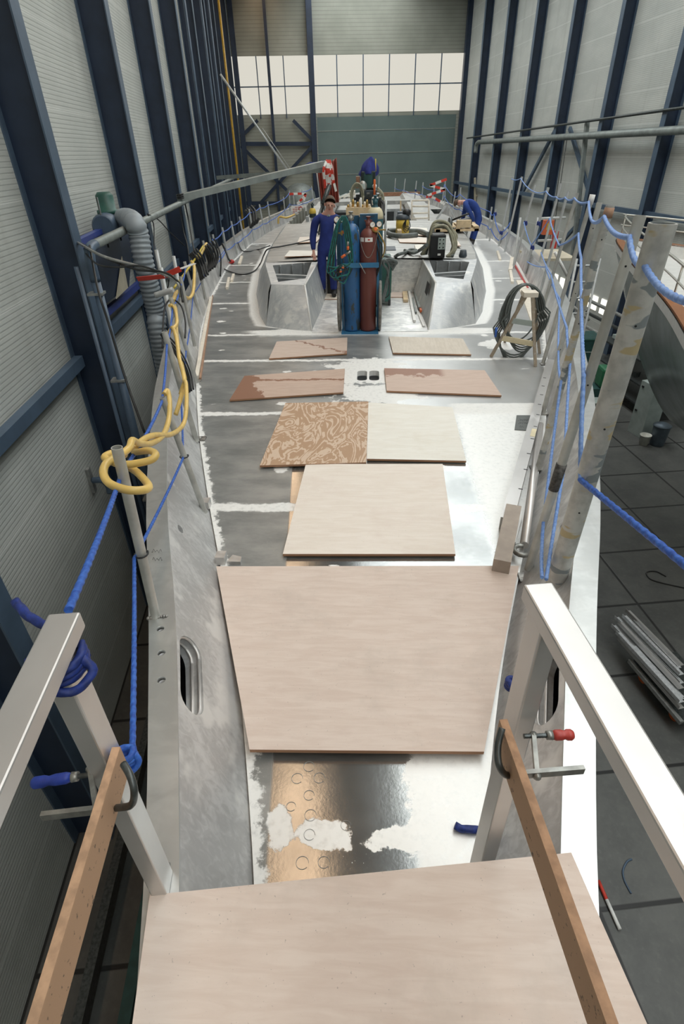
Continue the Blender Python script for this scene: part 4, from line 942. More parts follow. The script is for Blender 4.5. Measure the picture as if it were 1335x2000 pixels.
ropeline([PZ(1345, 1110, 1.15), off(at(RP[0], .40), -.04), ], [.0], .0115, 'rope', 'thick blue rope running from the nearest tall pole out to the lower right', 'blue safety ropes')
ropeline([off(at(RP[k_], f), -.04) for k_, f in ((0, .40), (1, .645), (3, .78), (4, .80), (5, .66), (7, .66), (8, .35), (9, .56))], [.015, .02, .02, .02, .03, .03, .03], .0095, 'rope_pale', 'pale blue middle rope climbing from the nearest tall pole along the right rail', 'blue safety ropes', False)
ropeline([PZ(1058, 1128, .42), off(at(RP[1], .19), -.01), off(at(RP[2], .40), -.02), off(at(RP[3], .34), -.02), off(at(RP[4], .42)), off(at(RP[6], .35)), off(at(RP[8], .15))], .03, .0085, 'rope_pale', 'inner lower blue rope along the right bulwark', 'blue safety ropes')
ropeline([PZ(1066, 1132, .42), PZ(1102, 905, .62), PZ(1113, 705, .9), PZ(1106, 640, 1.0), off(at(RP[5], .45)), off(at(RP[7], .30))], .02, .0085, 'rope_pale', 'outer lower blue rope along the right bulwark', 'blue safety ropes')
ropeline([off(at(P, .85)) for P in RS[0:4]] + [off(at(P, .8)) for P in RS[4:10]], .05, .011, 'rope', 'blue upper rope along the far right stanchions', 'blue safety ropes', True)
ropeline([off(at(P, .4)) for P in RS[0:4]] + [off(at(P, .35)) for P in RS[4:13]], .04, .011, 'rope', 'blue lower rope along the far right stanchions', 'blue safety ropes', True)
ropeline([PZ(134, 1192, zL+.03), PY(238, 922, 1.86), off(at(LP[1], .98), 0), off(at(LP[2], .9), 0), off(at(LP[3], .9), 0), off(at(LP[4], .9), 0), off(at(LP[5], .9), 0), off(at(LP[7], .9), 0), off(at(LP[8], .9), 0)], [.01, .02, .02, .03, .03, .03, .04, .04], .0078, 'rope', 'blue upper rope along the left rail from the bow', 'blue safety ropes')
ropeline([PZ(258, 1490, 1.0), off(at(LP[0], .42), -.02), off(at(LP[1], .52), 0), off(at(LP[2], .5), 0), off(at(LP[3], .4), 0), off(at(LP[5], .4), 0), off(at(LP[7], .4), 0), off(at(LP[9], .4), 0)], [.01, .01, .03, .03, .04, .04, .04], .007, 'rope', 'blue lower rope along the left rail from the knot', 'blue safety ropes')
ropeline([off(at(P, .88), 0) for P in LP[8:]], .03, .012, 'rope', 'blue upper rope along the far left stanchions', 'blue safety ropes', True)
ropeline([off(at(P, .35), 0) for P in LP[8:]], .03, .012, 'rope', 'blue lower rope along the far left stanchions', 'blue safety ropes', True)
for (P, f, lab) in ((LP[1], .52, 'black tie holding the blue rope to the second left stanchion'), (LP[0], .42, 'black tie holding the blue rope to the nearest left stanchion'), (RP[0], .40, 'pale ring of tape where the blue rope meets the nearest tall pole')):
    c = at(P, f); tag(MB().tube(coil(c, .028 if P is not RP[0] else .04, .006, 1, .003), .004, 6).build('cable_tie', 'black' if P is not RP[0] else 'white', None, c), lab, 'tie')
# bunched navy knots on the right ropes
for i, (P_, f_, lab) in enumerate([(RP[9], .55, 'bunched navy rope on a pole at mid height, right of the bent worker'), (RS[1], .85, 'bunched navy rope low, just right of the bent worker'), (RP[8], .32, 'bunched navy rope low on the right rail near the orange box'), (RS[2], .85, 'bunched navy rope on the stanchion behind the bent worker'), (RP[8], .6, 'bunched navy rope beside the orange box'), (RS[10], .5, 'bunched blue rope on a far stanchion against the green door')]):
    c = at(P_, f_); knot('rope_bunch', lab, c, .022, .012, 'rope_navy')
# ================================================================ YELLOW HOSE
def hose(name, pts, r, mat, lab, cat='hose', seg=12, n=8, grp=None):
    p = catmull(pts, n); return tag(MB().tube(p, r, seg).build(name, mat, None, p[0]), lab, cat, grp)
Yh = 2.0
def q3(x, y, Y): return PY(x, y, Y)
hp = [q3(342, 762, 3.6), q3(331, 790, 3.3), q3(326, 768, 3.2), q3(329, 830, 2.9), q3(318, 858, 2.6), q3(282, 866, 2.2), q3(255, 868, 2.05), q3(245, 885, 1.95), q3(215, 890, 1.85), q3(203, 915, 1.75), q3(212, 938, 1.68), q3(245, 955, 1.62), q3(280, 955, 1.66), q3(290, 945, 1.75), q3(262, 920, 1.9), q3(228, 905, 1.98), q3(206, 894, 1.92), q3(225, 885, 1.8), q3(270, 900, 1.75), q3(300, 892, 1.8), q3(303, 882, 1.9), q3(280, 877, 2.0), q3(255, 878, 2.05)]
hose('yellow_hose', [q3(320, 770, 3.25), q3(327, 763, 3.3), q3(331, 785, 3.2), q3(329, 820, 3.0), q3(318, 850, 2.7), q3(295, 866, 2.4), q3(272, 866, 2.2), q3(258, 860, 2.1), q3(252, 875, 2.0), q3(232, 890, 1.9), q3(208, 905, 1.8), q3(202, 925, 1.72), q3(215, 945, 1.64), q3(250, 957, 1.6), q3(284, 956, 1.64), q3(288, 945, 1.74), q3(260, 917, 1.9), q3(225, 905, 1.98), q3(206, 893, 1.94)], .0155, 'yellow_hose' if False else 'hose_yellow', 'thick yellow hose looped over the nearest left stanchion')
hose('yellow_hose', [q3(352, 770, 3.9), q3(362, 745, 3.9), q3(364, 790, 3.6), q3(358, 828, 3.3), q3(335, 848, 2.9), q3(300, 850, 2.5), q3(275, 862, 2.3), q3(262, 882, 2.15), q3(290, 880, 2.0), q3(304, 888, 1.9), q3(290, 900, 1.86), q3(240, 907, 1.84), q3(205, 895, 1.86), q3(220, 885, 1.95), q3(245, 888, 2.0)], .0150, 'hose_yellow', 'second yellow hose run looped together with the thick hose above the left rail')
hose('yellow_hose', [q3(343, 810, 3.7), q3(352, 780, 3.8), q3(360, 745, 4.0), q3(350, 700, 4.3), q3(345, 665, 4.6), q3(337, 640, 4.9), q3(331, 650, 4.95), q3(333, 644, 5.0), q3(345, 632, 5.2), q3(342, 605, 5.6), q3(335, 595, 5.8)], .0165, 'hose_yellow', 'yellow hose hanging over the third left stanchion')
hose('yellow_hose', [q3(331, 597, 5.7), q3(339, 595, 5.8), q3(344, 610, 5.7), q3(345, 650, 5.3), q3(350, 690, 4.7), q3(361, 740, 4.2)], .0165, 'hose_yellow', 'yellow hose strand between the third and fourth left stanchions')
hose('yellow_hose', [q3(338, 588, 6.3), q3(344, 572, 6.8), q3(352, 570, 7.1), q3(362, 580, 7.4), q3(370, 582, 7.6), q3(377, 570, 7.8), q3(379, 545, 8.1), q3(379, 520, 8.4), q3(374, 511, 8.6)], .022, 'hose_yellow', 'yellow hose drooping between farther left stanchions')
hose('yellow_hose', [q3(389, 503, 9.0), q3(396, 488, 9.4), q3(403, 476, 9.8)], .024, 'hose_yellow', 'short straight length of yellow hose over the farther left rail')
hose('yellow_cable', [q3(340, 562, 7.5), q3(356, 540, 8.0), q3(378, 510, 8.6), q3(397, 480, 9.4)], .014, 'yellow_cable', 'thin olive yellow cable along the farther left rail', 'cable')
hose('yellow_hose', [PY(543, 437, 20), PY(545, 424, 20), PY(560, 425, 20), PY(575, 419, 21)], .03, 'hose_yellow', 'yellow hose on the far left rail beside the jagged frame')
c = q3(339, 640, 4.9)
# ================================================================ BLACK CABLES ON THE LEFT
def bundle(name, paths, r, mat, lab, cat='cable bundle', grp=None):
    mb = MB(); first = None
    for p in paths:
        c_ = catmull(p, 6); first = first or c_[0]; mb.tube(c_, r, 8)
    return tag(mb.build(name, mat, None, first), lab, cat, grp)
def fan_(pts, n, d):
    out = []
    for i in range(n):
        o_ = (i-(n-1)/2)*d; out.append([p+V((o_, abs(o_)*.5, o_*.6)) for p in pts])
    return out
bundle('cable_bundle', fan_([q3(317, 650, 4.7), q3(325, 662, 4.7), q3(340, 680, 4.6), q3(355, 705, 4.5), q3(367, 735, 4.5), q3(372, 765, 4.4)], 4, .016), .008, 'rubber', 'thick bundle of black cables draped over the third left stanchion')
bundle('cable_bundle', fan_([q3(333, 582, 5.9), q3(322, 600, 5.8), q3(318, 640, 5.5), q3(317, 680, 5.3)], 1, .02) + fan_([q3(342, 586, 5.9), q3(355, 600, 5.9), q3(362, 630, 5.7), q3(361, 660, 5.5)], 1, .02), .009, 'rubber', 'black cable loop over the fourth left stanchion')
bundle('cable_bundle', fan_([q3(375, 492, 8.7), q3(385, 505, 8.7), q3(392, 520, 8.7), q3(398, 543, 8.6)], 5, .03), .017, 'rubber', 'black cable hank on the seventh left stanchion')
bundle('cable_bundle', fan_([q3(402, 478, 9.5), q3(410, 490, 9.5), q3(415, 510, 9.5), q3(408, 530, 9.4)], 6, .035), .018, 'rubber', 'black cable hank hanging between farther left stanchions')
bundle('cable_bundle', fan_([q3(484, 407, 17.5), q3(492, 418, 17.3), q3(494, 440, 17), q3(499, 430, 17)], 4, .06), .03, 'rubber', 'dark cable hank on a far left stanchion')
hose('black_cable', [q3(417, 466, 9.8), q3(425, 480, 9.8), q3(431, 505, 9.7), q3(430, 540, 9.6)], .013, 'rubber', 'black cable hanging from the ninth left stanchion', 'cable')
hose('black_cable', [q3(433, 475, 10.6), q3(440, 490, 10.6), q3(446, 505, 10.5), q3(450, 511, 10.5)], .016, 'rubber', 'black lead ending at the red plug on the left deck', 'cable')
p = PZ(452, 511, .05); tag(MB().ball(p, .06, 12, sc=(1.2, .9, .8)).build('red_plug', 'red', None, p), 'red plug at the foot of the left bulwark', 'plug')
hose('black_cable', [PZ(416, 515, .12), PZ(428, 515, .1), PZ(420, 534, .06), PZ(432, 524, .04), PZ(445, 529, .02), PZ(470, 536, .02), PZ(495, 530, .02), PZ(508, 515, .1), PZ(515, 498, .45), PZ(524, 486, .58), PZ(550, 481, ZR+.03), PZ(580, 475, ZR+.05), PZ(605, 468, ZR+.06)], .014, 'rubber', 'long black cable snaking across the left side deck onto the coachroof', 'cable', n=12)
hose('black_cable', [PZ(464, 474, .3), PZ(472, 489, .05), PZ(485, 491, .02), PZ(505, 487, .02), PZ(527, 480, .3)], .013, 'rubber', 'thinner black cable crossing the far left side deck', 'cable')
# ================================================================ GAS TROLLEY IN THE COCKPIT
gy = 7.88
bx, rx = PZ(687, 648, .03).x, PZ(718, 648, .03).x
def cylprof(r, h, sh=.12):
    return [(r*.9, 0), (r, .02), (r, h-sh)] + [(r*math.cos(a)*.82+r*.18*math.cos(a)+.0, h-sh+sh*math.sin(a)) for a in [math.radians(d) for d in (15, 30, 45, 60, 72)]] + [(.035, h), (.03, h+.03)]
def cyl(name, lab, x, y, z, r, h, mat, cap_mat, shoulder=None, grp=None, cage=False):
    t = thing(name, lab, 'gas cylinder', (x, y, z), grp)
    MB().lathe((x, y, z), cylprof(r, h), 28).build('body', mat, t)
    if shoulder: MB().lathe((x, y, z), [(r*1.004, h-.16), (r*1.004, h-.12)] + [(r*math.cos(a)*1.006, h-.12+.12*math.sin(a)) for a in [math.radians(d) for d in (15, 30, 45, 60)]], 28).build('shoulder', shoulder, t)
    mb = MB().lathe((x, y, z), [(.03, h+.02), (.038, h+.03), (.038, h+.07), (.02, h+.075), (.02, h+.11), (.03, h+.115), (.03, h+.13)], 16).bar((x-.05, y, z+h+.08), (x+.05, y, z+h+.08), .02, .02)
    mb.build('valve', cap_mat, t)
    return t
cb = cyl('gas_cylinder', 'tall worn blue gas cylinder on the left of the trolley', bx, gy, .03, .115, 1.36, 'cyl_blue', 'steel', grp='gas cylinders')
cr = cyl('gas_cylinder', 'tall maroon gas cylinder on the right of the trolley', rx, gy, .03, .113, 1.30, 'cyl_red', 'cyl_red', grp='gas cylinders')
p = V((rx, gy, 1.30))
mb = MB()
for a0, a1 in ((-150, -120), (-112, -60)):
    rows = [[V((rx, gy, 0))+V((math.cos(math.radians(a))*.1135, math.sin(math.radians(a))*.1135, z)) for a in [a0+(a1-a0)*i/5 for i in range(6)]] for z in (1.175, 1.225)]
    mb.loft(rows)
mb.build('label', 'white', cr)
mb = MB(); a = math.radians(-86)
mb.ball(V((rx, gy, 1.2))+V((math.cos(a)*.114, math.sin(a)*.114, 0)), .012, 8, sc=(1.4, .1, .8)); mb.build('label_mark', 'red', cr)
tr = thing('gas_trolley', 'blue steel trolley with two large wheels carrying the two tall cylinders', 'trolley', ((bx+rx)/2, gy, 0))
mb = MB().box(((bx+rx)/2, gy, .015), (.52, .26, .03)); mb.build('base_plate', 'frame_blue', tr)
mb = MB()
for x in (bx-.13, rx+.135): mb.box((x, gy+.02, .70), (.025, .04, 1.36))
mb.box(((bx+rx)/2, gy+.13, 1.0), (.50, .02, .05))
mb.build('frame', 'frame_blue', tr)
MB().box(((bx+rx)/2+.02, gy-.125, .90), (.47, .012, .06)).build('retaining_bar', 'frame_blue', tr)
MB().tube([V((bx+.11, gy-.135, .93)), V((bx+.19, gy-.15, .80))], .006, 8).build('pin', 'steel', tr)
for x, lab in ((PY(663, 640, gy).x, None), (PY(741, 640, gy).x, None)):
    c = V((x, gy+.12, .33)); wp = thing('x', '', '') if False else None
    mb = MB().lathe(c-V((.022, 0, 0)), [(.27, 0), (.325, .004), (.335, .022), (.325, .040), (.27, .044)], 36, 0, V((1, 0, 0)))
    w_ = mb.build('wheel', 'wheel', tr); MB().lathe(c-V((.03, 0, 0)), [(.05, 0), (.05, .06)], 16, 0, V((1, 0, 0))).build('hub', 'steel_dark', w_)
MB().tube([V((PY(663, 640, gy).x, gy+.12, .33)), V((PY(741, 640, gy).x, gy+.12, .33))], .014, 10).build('axle', 'steel_dark', tr)
mb = MB()
x0, x1 = PY(657, 500, gy+.2).x, PY(702, 500, gy+.2).x; x2 = PY(737, 500, gy+.2).x
zt1 = PY(680, 421, gy+.2).z; mb.box(((x0+x1)/2, gy+.2, zt1-.30), (x1-x0-.01, .02, .60)); mb.build('backboard', 'panel_blue', tr)
mb = MB().box(((x1+x2)/2, gy+.16, zt1-.28), (x2-x1-.01, .10, .60)); mb.build('backboard', 'panel_blue', tr)
mb = MB(); q = V((x1+.05, gy+.105, zt1))
for i in range(9): mb.box((q.x+.018*i-.005, gy+.108, q.z-.012+(i % 3)*.004), (.010, .003, .02))
for i in range(8): mb.box((x0+.10+.016*i, gy+.187, q.z-.008+(i % 2)*.004), (.009, .003, .018))
mb.build('lettering', 'ink', tr)
mb = MB().tube(sag(V((rx-.13, gy-.125, 1.32)), V((rx+.13, gy-.125, 1.32)), .33, 22), .004, 6, ridge=300); tag(mb.build('safety_chain', 'steel', None, V((rx-.13, gy-.125, 1.32))), 'thin chain hanging in a loop in front of the maroon cylinder', 'chain')
# regulators
def gauge(c, r, lab, grp='pressure gauges'):
    t = thing('pressure_gauge', lab, 'gauge', c, grp)
    MB().lathe(V(c)+V((0, .012, 0)), [(r, 0), (r*1.05, .006), (r*1.05, .018), (r*.95, .024)], 20, 0, V((0, -1, .3))).build('case', 'brass', t)
    MB().lathe(V(c)+V((0, -.0125, .007)), [(r*.88, 0), (r*.88, .001)], 20, 0, V((0, -1, .3))).build('dial', 'white', t)
    MB().bar(V(c)+V((0, -.016, .005)), V(c)+V((r*.5, -.016, .012+r*.3)), .003, .003).build('needle', 'black', t)
gauge(PY(727, 440, gy-.02), .034, 'white gauge above the maroon cylinder, left one'); gauge(PY(740, 439, gy-.02), .034, 'white gauge above the maroon cylinder, right one')
gauge(PY(657, 430, gy-.05), .034, 'white gauge left of the hanging green hoses'); gauge(PY(667, 429, gy+.02), .034, 'grey-white gauge half hidden behind the green hoses')
def regulator(c, lab):
    t = thing('regulator', lab, 'regulator', c); MB().lathe(V(c)-V((.05, 0, 0)), [(.012, 0), (.03, .01), (.034, .04), (.034, .07), (.012, .1)], 16, 0, V((1, 0, 0))).bar(V(c)-V((.12, 0, 0)), V(c)+V((.13, 0, 0)), .016, .016).build('body', 'brass', t)
    MB().lathe(V(c)+V((0, -.03, .01)), [(.02, 0), (.022, .03), (.018, .04)], 14, 0, V((0, -1, .2))).build('knob', 'orange', t)
regulator(PY(733, 449, gy-.04), 'brass regulator with an orange knob beside the maroon cylinder'); regulator(PY(672, 455, gy), 'brass regulator with an orange knob on the blue cylinder')
# green twin hose hank on the left of the trolley
mb = MB()
for i in range(9):
    dx = -.06+.015*i; zb = .80 + (.11*math.sin(i*1.9)); T = PY(671, 421, gy-.12); spread = .05+.022*(i % 5)
    pts = [T+V((dx*.3, 0, 0)), T+V((-.05-spread*.4+dx*.4, 0, -.12)), T+V((-.09-spread*.8, .0, -.45)), T+V((-.10-spread*.9, 0, -.75+.02*i)), V((T.x-.03+dx*.4, T.y-.02, zb-.02+.03*(i % 3))), T+V((.05+spread*.4, 0, -.68+.02*i)), T+V((.04+spread*.35+dx*.4, 0, -.4)), T+V((.03+dx*.6, 0, -.12)), T+V((dx*.3, 0, 0))]
    mb.tube(catmull(pts, 8), .0085, 8, i % 2)
T = PY(671, 421, gy-.12)
tag(mb.build('hose_hank', ['hose_green', 'cyl_dark'], None, T), 'hank of thin green and dark hoses hanging left of the blue cylinder', 'hose hank')
for (a, b, lab) in (((679, 472), (679, 488), 'steel and orange torch fitting hanging upright in the green hoses'), ((684, 491), (666, 503), 'steel and orange torch fitting lying slanted in the green hoses'), ((670, 518), (669, 524), 'orange hose coupling low in the green hoses'), ((665, 526), (665, 532), 'small orange coupling at the lowest loop of the green hoses')):
    A, B = PY(*a, gy-.2), PY(*b, gy-.2); t = thing('torch_fitting', lab, 'fitting', B, 'orange fittings in the hoses'); MB().tube([A, A.lerp(B, .55)], .013, 10).build('nozzle', 'steel', t); MB().tube([A.lerp(B, .55), B], .016, 10).build('grip', 'orange', t)
bundle('hose_bundle', [[PY(735, 455, 7.9), PY(741, 475, 7.85), PY(741, 510, 7.8), PY(736, 535, 7.85)], [PY(735, 462, 7.9), PY(746, 482, 7.85), PY(741, 520, 7.8), PY(735, 540, 7.9)], [PY(733, 470, 7.9), PY(739, 495, 7.85), PY(739, 520, 7.8), PY(734, 530, 7.9)]], .009, 'rubber', 'dark hoses hanging right of the maroon cylinder', 'hoses')
bundle('hose_bundle', [[PY(736, 450, 7.9), PY(745, 465, 7.85), PY(751, 480, 7.9), PY(748, 498, 8.0), PY(742, 505, 8.0)]], .010, 'brass', 'brass brown hose curling down right of the gauges', 'hose')
# ================================================================ GREEN WELDING SET BEHIND THE TROLLEY
wx = .30
c = PZ(748, 596, .02)
gs = thing('welding_set', 'green welding power source on the cockpit floor behind the right trolley wheel', 'welding machine', (c.x, c.y+.2, 0))
b = MB().box((c.x-.02, c.y+.25, .40), (.28, .50, .66)); b.build('cabinet', 'green_mach', gs, bevel=.02)
MB().box((c.x+.125, c.y+.25, .42), (.006, .34, .45)).build('vent_panel', 'green_light', gs)
for dx in (-.12, .1): MB().lathe((c.x+dx-.02, c.y+.06, .07), [(.07, 0), (.07, .04)], 16, 0, V((1, 0, 0))).build('wheel', 'black', gs)
GC = 'grey-green cables by the welding set'
bundle('cable_bundle', [[PY(748, 590, 8.3), PY(755, 560, 8.4), PY(757, 530, 8.4), PY(748, 515, 8.3), PY(757, 506, 8.4), PY(772, 512, 8.5), PY(765, 528, 8.5)], [PY(746, 588, 8.3), PY(753, 555, 8.4), PY(759, 520, 8.4), PY(747, 508, 8.3), PY(740, 520, 8.3)], [PY(740, 505, 8.4), PY(752, 500, 8.5), PY(772, 510, 8.5), PY(772, 515, 8.5), PY(755, 510, 8.5), PY(742, 515, 8.5)]], .018, 'rubber_grey', 'tangle of thick grey-green cables on the green welding set', grp=None)
bundle('cable_bundle', [[PY(756, 535, 8.4), PY(760, 555, 8.4), PY(759, 575, 8.3), PY(752, 582, 8.3)]], .008, 'rubber', 'thin black loop of cable beside the green welding set', 'cable')
hose('grey_cable', [PY(765, 518, 8.6), PZ(768, 505, .55), PY(778, 497, 10.2), PZ(792, 493, ZR+.07), PZ(800, 488, ZR+.06), PZ(812, 489, ZR+.06), PZ(800, 493, ZR+.06), PZ(790, 489, ZR+.06), PZ(806, 494, ZR+.08), PZ(820, 488, ZR+.12), PZ(833, 478, ZR+.35)], .028, 'rubber_grey', 'thick grey cable from the cockpit tangle over the roof edge to the black machine', 'cable')
# galvanised pole standing behind the trolley
p0, p1 = PY(751, 502, 10.4), PY(751, 390, 10.4); p0.z = ZR+.03
tag(MB().tube([p0, V((p0.x, p0.y, p1.z))], .022, 12).build('upright_pole', 'alu_far', None, p0), 'upright grey pole on the coachroof edge right of the gauges', 'pole')
hz_ = PZ(761, 487, ZR+.04); tag(MB().box((hz_.x, hz_.y+.1, ZR+.045), (.22, .5, .01)).build('dark_plate', 'slate', None, V((hz_.x, hz_.y, ZR+.04))), 'dark flat plate on the coachroof behind the upright pole', 'plate')
# third cylinder and clutter behind the blue boards
c3 = PY(732, 440, 8.75)
ct = cyl('gas_cylinder', 'teal cylinder with a cream shoulder behind the blue boards', c3.x, 8.75, .03, .115, PY(732, 402, 8.75).z-.03, 'cyl_teal', 'cyl_teal', 'cream', grp='gas cylinders')
c = PY(700, 407, 9.0)
cl = thing('parts_box', 'wooden box of small brass and plastic parts between the trolley and the tool stack', 'box', c-V((0, 0, .1)))
MB().box(c-V((0, 0, .04)), (.36, .25, .12)).build('box', 'timber', cl)
mb = MB()
for i in range(10): mb.lathe(c+V((-.15+.034*i, random.uniform(-.1, .08), .02)), [(.018, 0), (.018, .02+.02*(i % 3)), (.012, .035+.03*((i*7) % 3))], 8, i % 2)
mb.build('parts', ['brass', 'timber_pale'], cl)
MB().box(c-V((0, 0, .55)), (.30, .2, .9)).build('stand', 'panel_blue', cl)
tag(MB().tube([PY(704, 386, 8.9), PY(705, 418, 8.9)], .014, 10).build('white_rod', 'white', None, PY(705, 418, 8.9)), 'short white rod standing in the parts box', 'rod')
mb = MB().tube(catmull([PY(728, 400, 9), PY(727, 388, 9), PY(732, 385, 9), PY(738, 387, 9)], 5), .012, 8); tag(mb.build('bent_tube', 'white', None, PY(728, 400, 9)), 'white bent tube above the teal cylinder', 'tube')
bundle('cable_bundle', [[PY(738, 390, 9.2), PY(745, 400, 9.2), PY(745, 415, 9.1), PY(749, 430, 9.0), PY(745, 440, 9)], [PY(736, 388, 9.2), PY(748, 398, 9.2), PY(747, 418, 9.1), PY(746, 432, 9.0)], [PY(741, 385, 9.2), PY(741, 405, 9.2), PY(749, 420, 9.1)]], .022, 'rubber', 'dark cables hanging right of the teal cylinder', 'cables')
# tool stack behind : toolbox, wire feeder, cloth
Ys = 12.2
def bxp(x0, x1, y0, y1, Y, d):              # a box from its front face in the view
    a, b = PY(x0, y1, Y), PY(x1, y0, Y); return (V(((a.x+b.x)/2, Y+d/2, (a.z+b.z)/2)), (abs(b.x-a.x), d, abs(b.z-a.z)))
tb_ = thing('toolbox', 'dark slate toolbox on the stack in the middle of the coachroof', 'toolbox', PY(720, 384, Ys))
c_, s_ = bxp(702, 735, 371, 384, Ys, .3); MB().box(c_, s_).build('body', 'slate', tb_, bevel=.015); MB().box(c_-V((0, s_[1]/2+.01, 0)), (.06, .02, .03)).build('latch', 'steel', tb_)
c_, s_ = bxp(694, 741, 385, 392, Ys-.05, .5); low = c_.z-s_[2]/2
tt_ = thing('tool_cabinet', 'dark cabinet carrying the toolbox stack on the coachroof', 'cabinet', (c_.x, Ys+.2, ZR+.04)); MB().box((c_.x, Ys+.22, (low+.10+ZR+.05)/2+.0), (.46, .45, low+.10-ZR-.05)).build('body', 'steel_dark', tt_)
MB().box((c_.x, Ys+.22, c_.z), (.54, .5, .05)).build('top', 'black', tt_)
wf = thing('welding_helmet', 'grey welding shield with a pale visor leaning on the tool stack', 'helmet', PY(708, 370, Ys-.1))
c_ = PY(708, 364, Ys-.05); MB().ball(c_, .085, 16, sc=(.95, .6, 1.1)).build('shell', 'steel', wf); MB().box(c_+V((0, -.052, .0)), (.10, .01, .08), (V((1, 0, 0)), V((0, 1, -.2)).normalized(), V((0, .2, 1)).normalized())).build('visor', 'locker', wf)
wd = thing('wire_feeder', 'dark teal wire feeder unit on top of the tool stack under a blue cloth', 'wire feeder', PY(719, 372, Ys+.3))
c_, s_ = bxp(705, 733, 334, 371, Ys+.1, .4); MB().box(c_, s_).build('cabinet', 'cyl_dark', wd, bevel=.02); MB().box(c_+V((.0, -s_[1]/2-.005, 0)), (s_[0]*.6, .01, s_[2]*.8)).build('door', 'green_cab', wd)
cloth = thing('blue_cloth', 'indigo cloth heaped on top of the wire feeder', 'cloth', c_+V((0, 0, s_[2]/2)))
rows = []
for i in range(9):
    u = i/8; zz = c_.z+s_[2]/2-.07+.30*u; rr = s_[0]*.58*(1-u**2.2)+.02; rows.append([V((c_.x+.05*u+math.cos(a)*rr*(1+.16*math.sin(5*a+4*u)), c_.y+math.sin(a)*(rr*.9+.05)*(1+.14*math.cos(4*a+3*u)), zz+.03*math.sin(3*a+6*u)*(1-u))) for a in [k_*2*math.pi/28 for k_ in range(28)]])
MB().loft(rows, 0, True, True).build('folds', 'cloth_blue', cloth)
tag(MB().lathe(PY(731, 362, Ys-.05), [(.02, -.16), (.022, .07), (.015, .1)], 12).build('orange_tool', 'orange', None, PY(731, 370, Ys-.05)), 'upright orange handled tool on the tool stack', 'tool')
tag(MB().ball(PY(731, 364, Ys+.05), .045, 12, sc=(1, .8, 1)).build('white_spool', 'white', None, PY(732, 366, Ys-.15)), 'small white spool on the right of the tool stack', 'spool')
tag(MB().tube([PY(733, 335, Ys+.2), PY(733, 310, Ys+.2)], .012, 8).build('thin_rod', 'yellow_cable', None, PY(733, 335, Ys+.2)), 'thin yellowish rod standing up behind the blue cloth', 'rod')
c_, s_ = bxp(695, 702, 345, 368, Ys+.05, .2); tag(MB().box(c_, s_).build('rusty_block', 'rust', None, c_-V((0, 0, s_[2]/2))), 'rusty brown bracket on the left of the wire feeder', 'bracket')
mb = MB()
for i in range(7): cc = PY(697, 382, Ys-.1)+V((0, -.01*i, 0)); mb.tube([cc+V((math.cos(a)*(.09+.006*i), .06*math.sin(a*.5), math.sin(a)*(.15+.01*i))) for a in [k_*2*math.pi/20 for k_ in range(21)]], .014, 8)
tag(mb.build('hose_coil', 'hose_khaki', None, PY(697, 398, Ys-.1)), 'khaki hose coil hanging on the left of the tool stack', 'hose coil')
bundle('hose_bundle', [[PY(736, 372, Ys), PY(743, 375, Ys), PY(740, 385, Ys), PY(733, 392, Ys)], [PY(737, 367, Ys), PY(746, 378, Ys), PY(748, 390, Ys), PY(742, 384, Ys)]], .024, 'hose_khaki', 'pale khaki hose loops on the right of the tool stack', 'hose')
# ================================================================ YELLOW VACUUM
vb = PZ(785, 457, ZR+.05)
vc = thing('vacuum_cleaner', 'yellow wet and dry vacuum cleaner with a dark lid on the coachroof', 'vacuum cleaner', vb)
s = (PY(798, 440, vb.y).x-PY(772, 440, vb.y).x)/2
vh = PY(785, 428, vb.y).z-vb.z
MB().lathe(vb, [(s*.95, 0), (s, .04), (s*.96, vh*.5), (s*1.0, vh*.52), (s*.97, vh)], 28).build('tank', 'yellow', vc)
MB().lathe(vb+V((0, 0, vh)), [(s*1.03, 0), (s*1.03, .04), (s*.8, .09), (s*.5, .10)], 28).build('lid', 'slate', vc)
MB().lathe(vb+V((.08, 0, vh+.08)), [(.09, 0), (.09, .08), (.04, .12)], 16).build('motor', 'black', vc)
mb = MB()
for i in range(4): mb.tube(catmull([vb+V((.07, -s-.01, vh+.02)), vb+V((.0+.02*i, -s-.02, vh*.6)), vb+V((.06+.012*i, -s-.02, vh*.18+.04*i)), vb+V((.16, -s*.85, vh*.5)), vb+V((.13, -s*.9, vh))], 6), .008, 6)
mb.build('cable', 'black', vc)
hose('vacuum_hose', [PZ(757, 451, ZR+.1), PZ(775, 450, ZR+.1), PZ(800, 451, ZR+.1), PZ(820, 452, ZR+.1), PZ(836, 458, ZR+.1)], .05, 'rubber_grey', 'dark ribbed hose behind the yellow vacuum', 'hose')
hose('vacuum_hose', [PZ(757, 455, ZR+.1), PZ(765, 459, ZR+.1), PZ(785, 461, ZR+.1), PZ(814, 459, ZR+.1)], .05, 'rubber_grey', 'dark ribbed hose in front of the yellow vacuum', 'hose')
c = PZ(779, 462, ZR+.05); tag(MB().box(c+V((0, 0, .07)), (.09, .3, .13)).build('wood_block', 'timber', None, c), 'pine block under the hose in front of the vacuum', 'block')
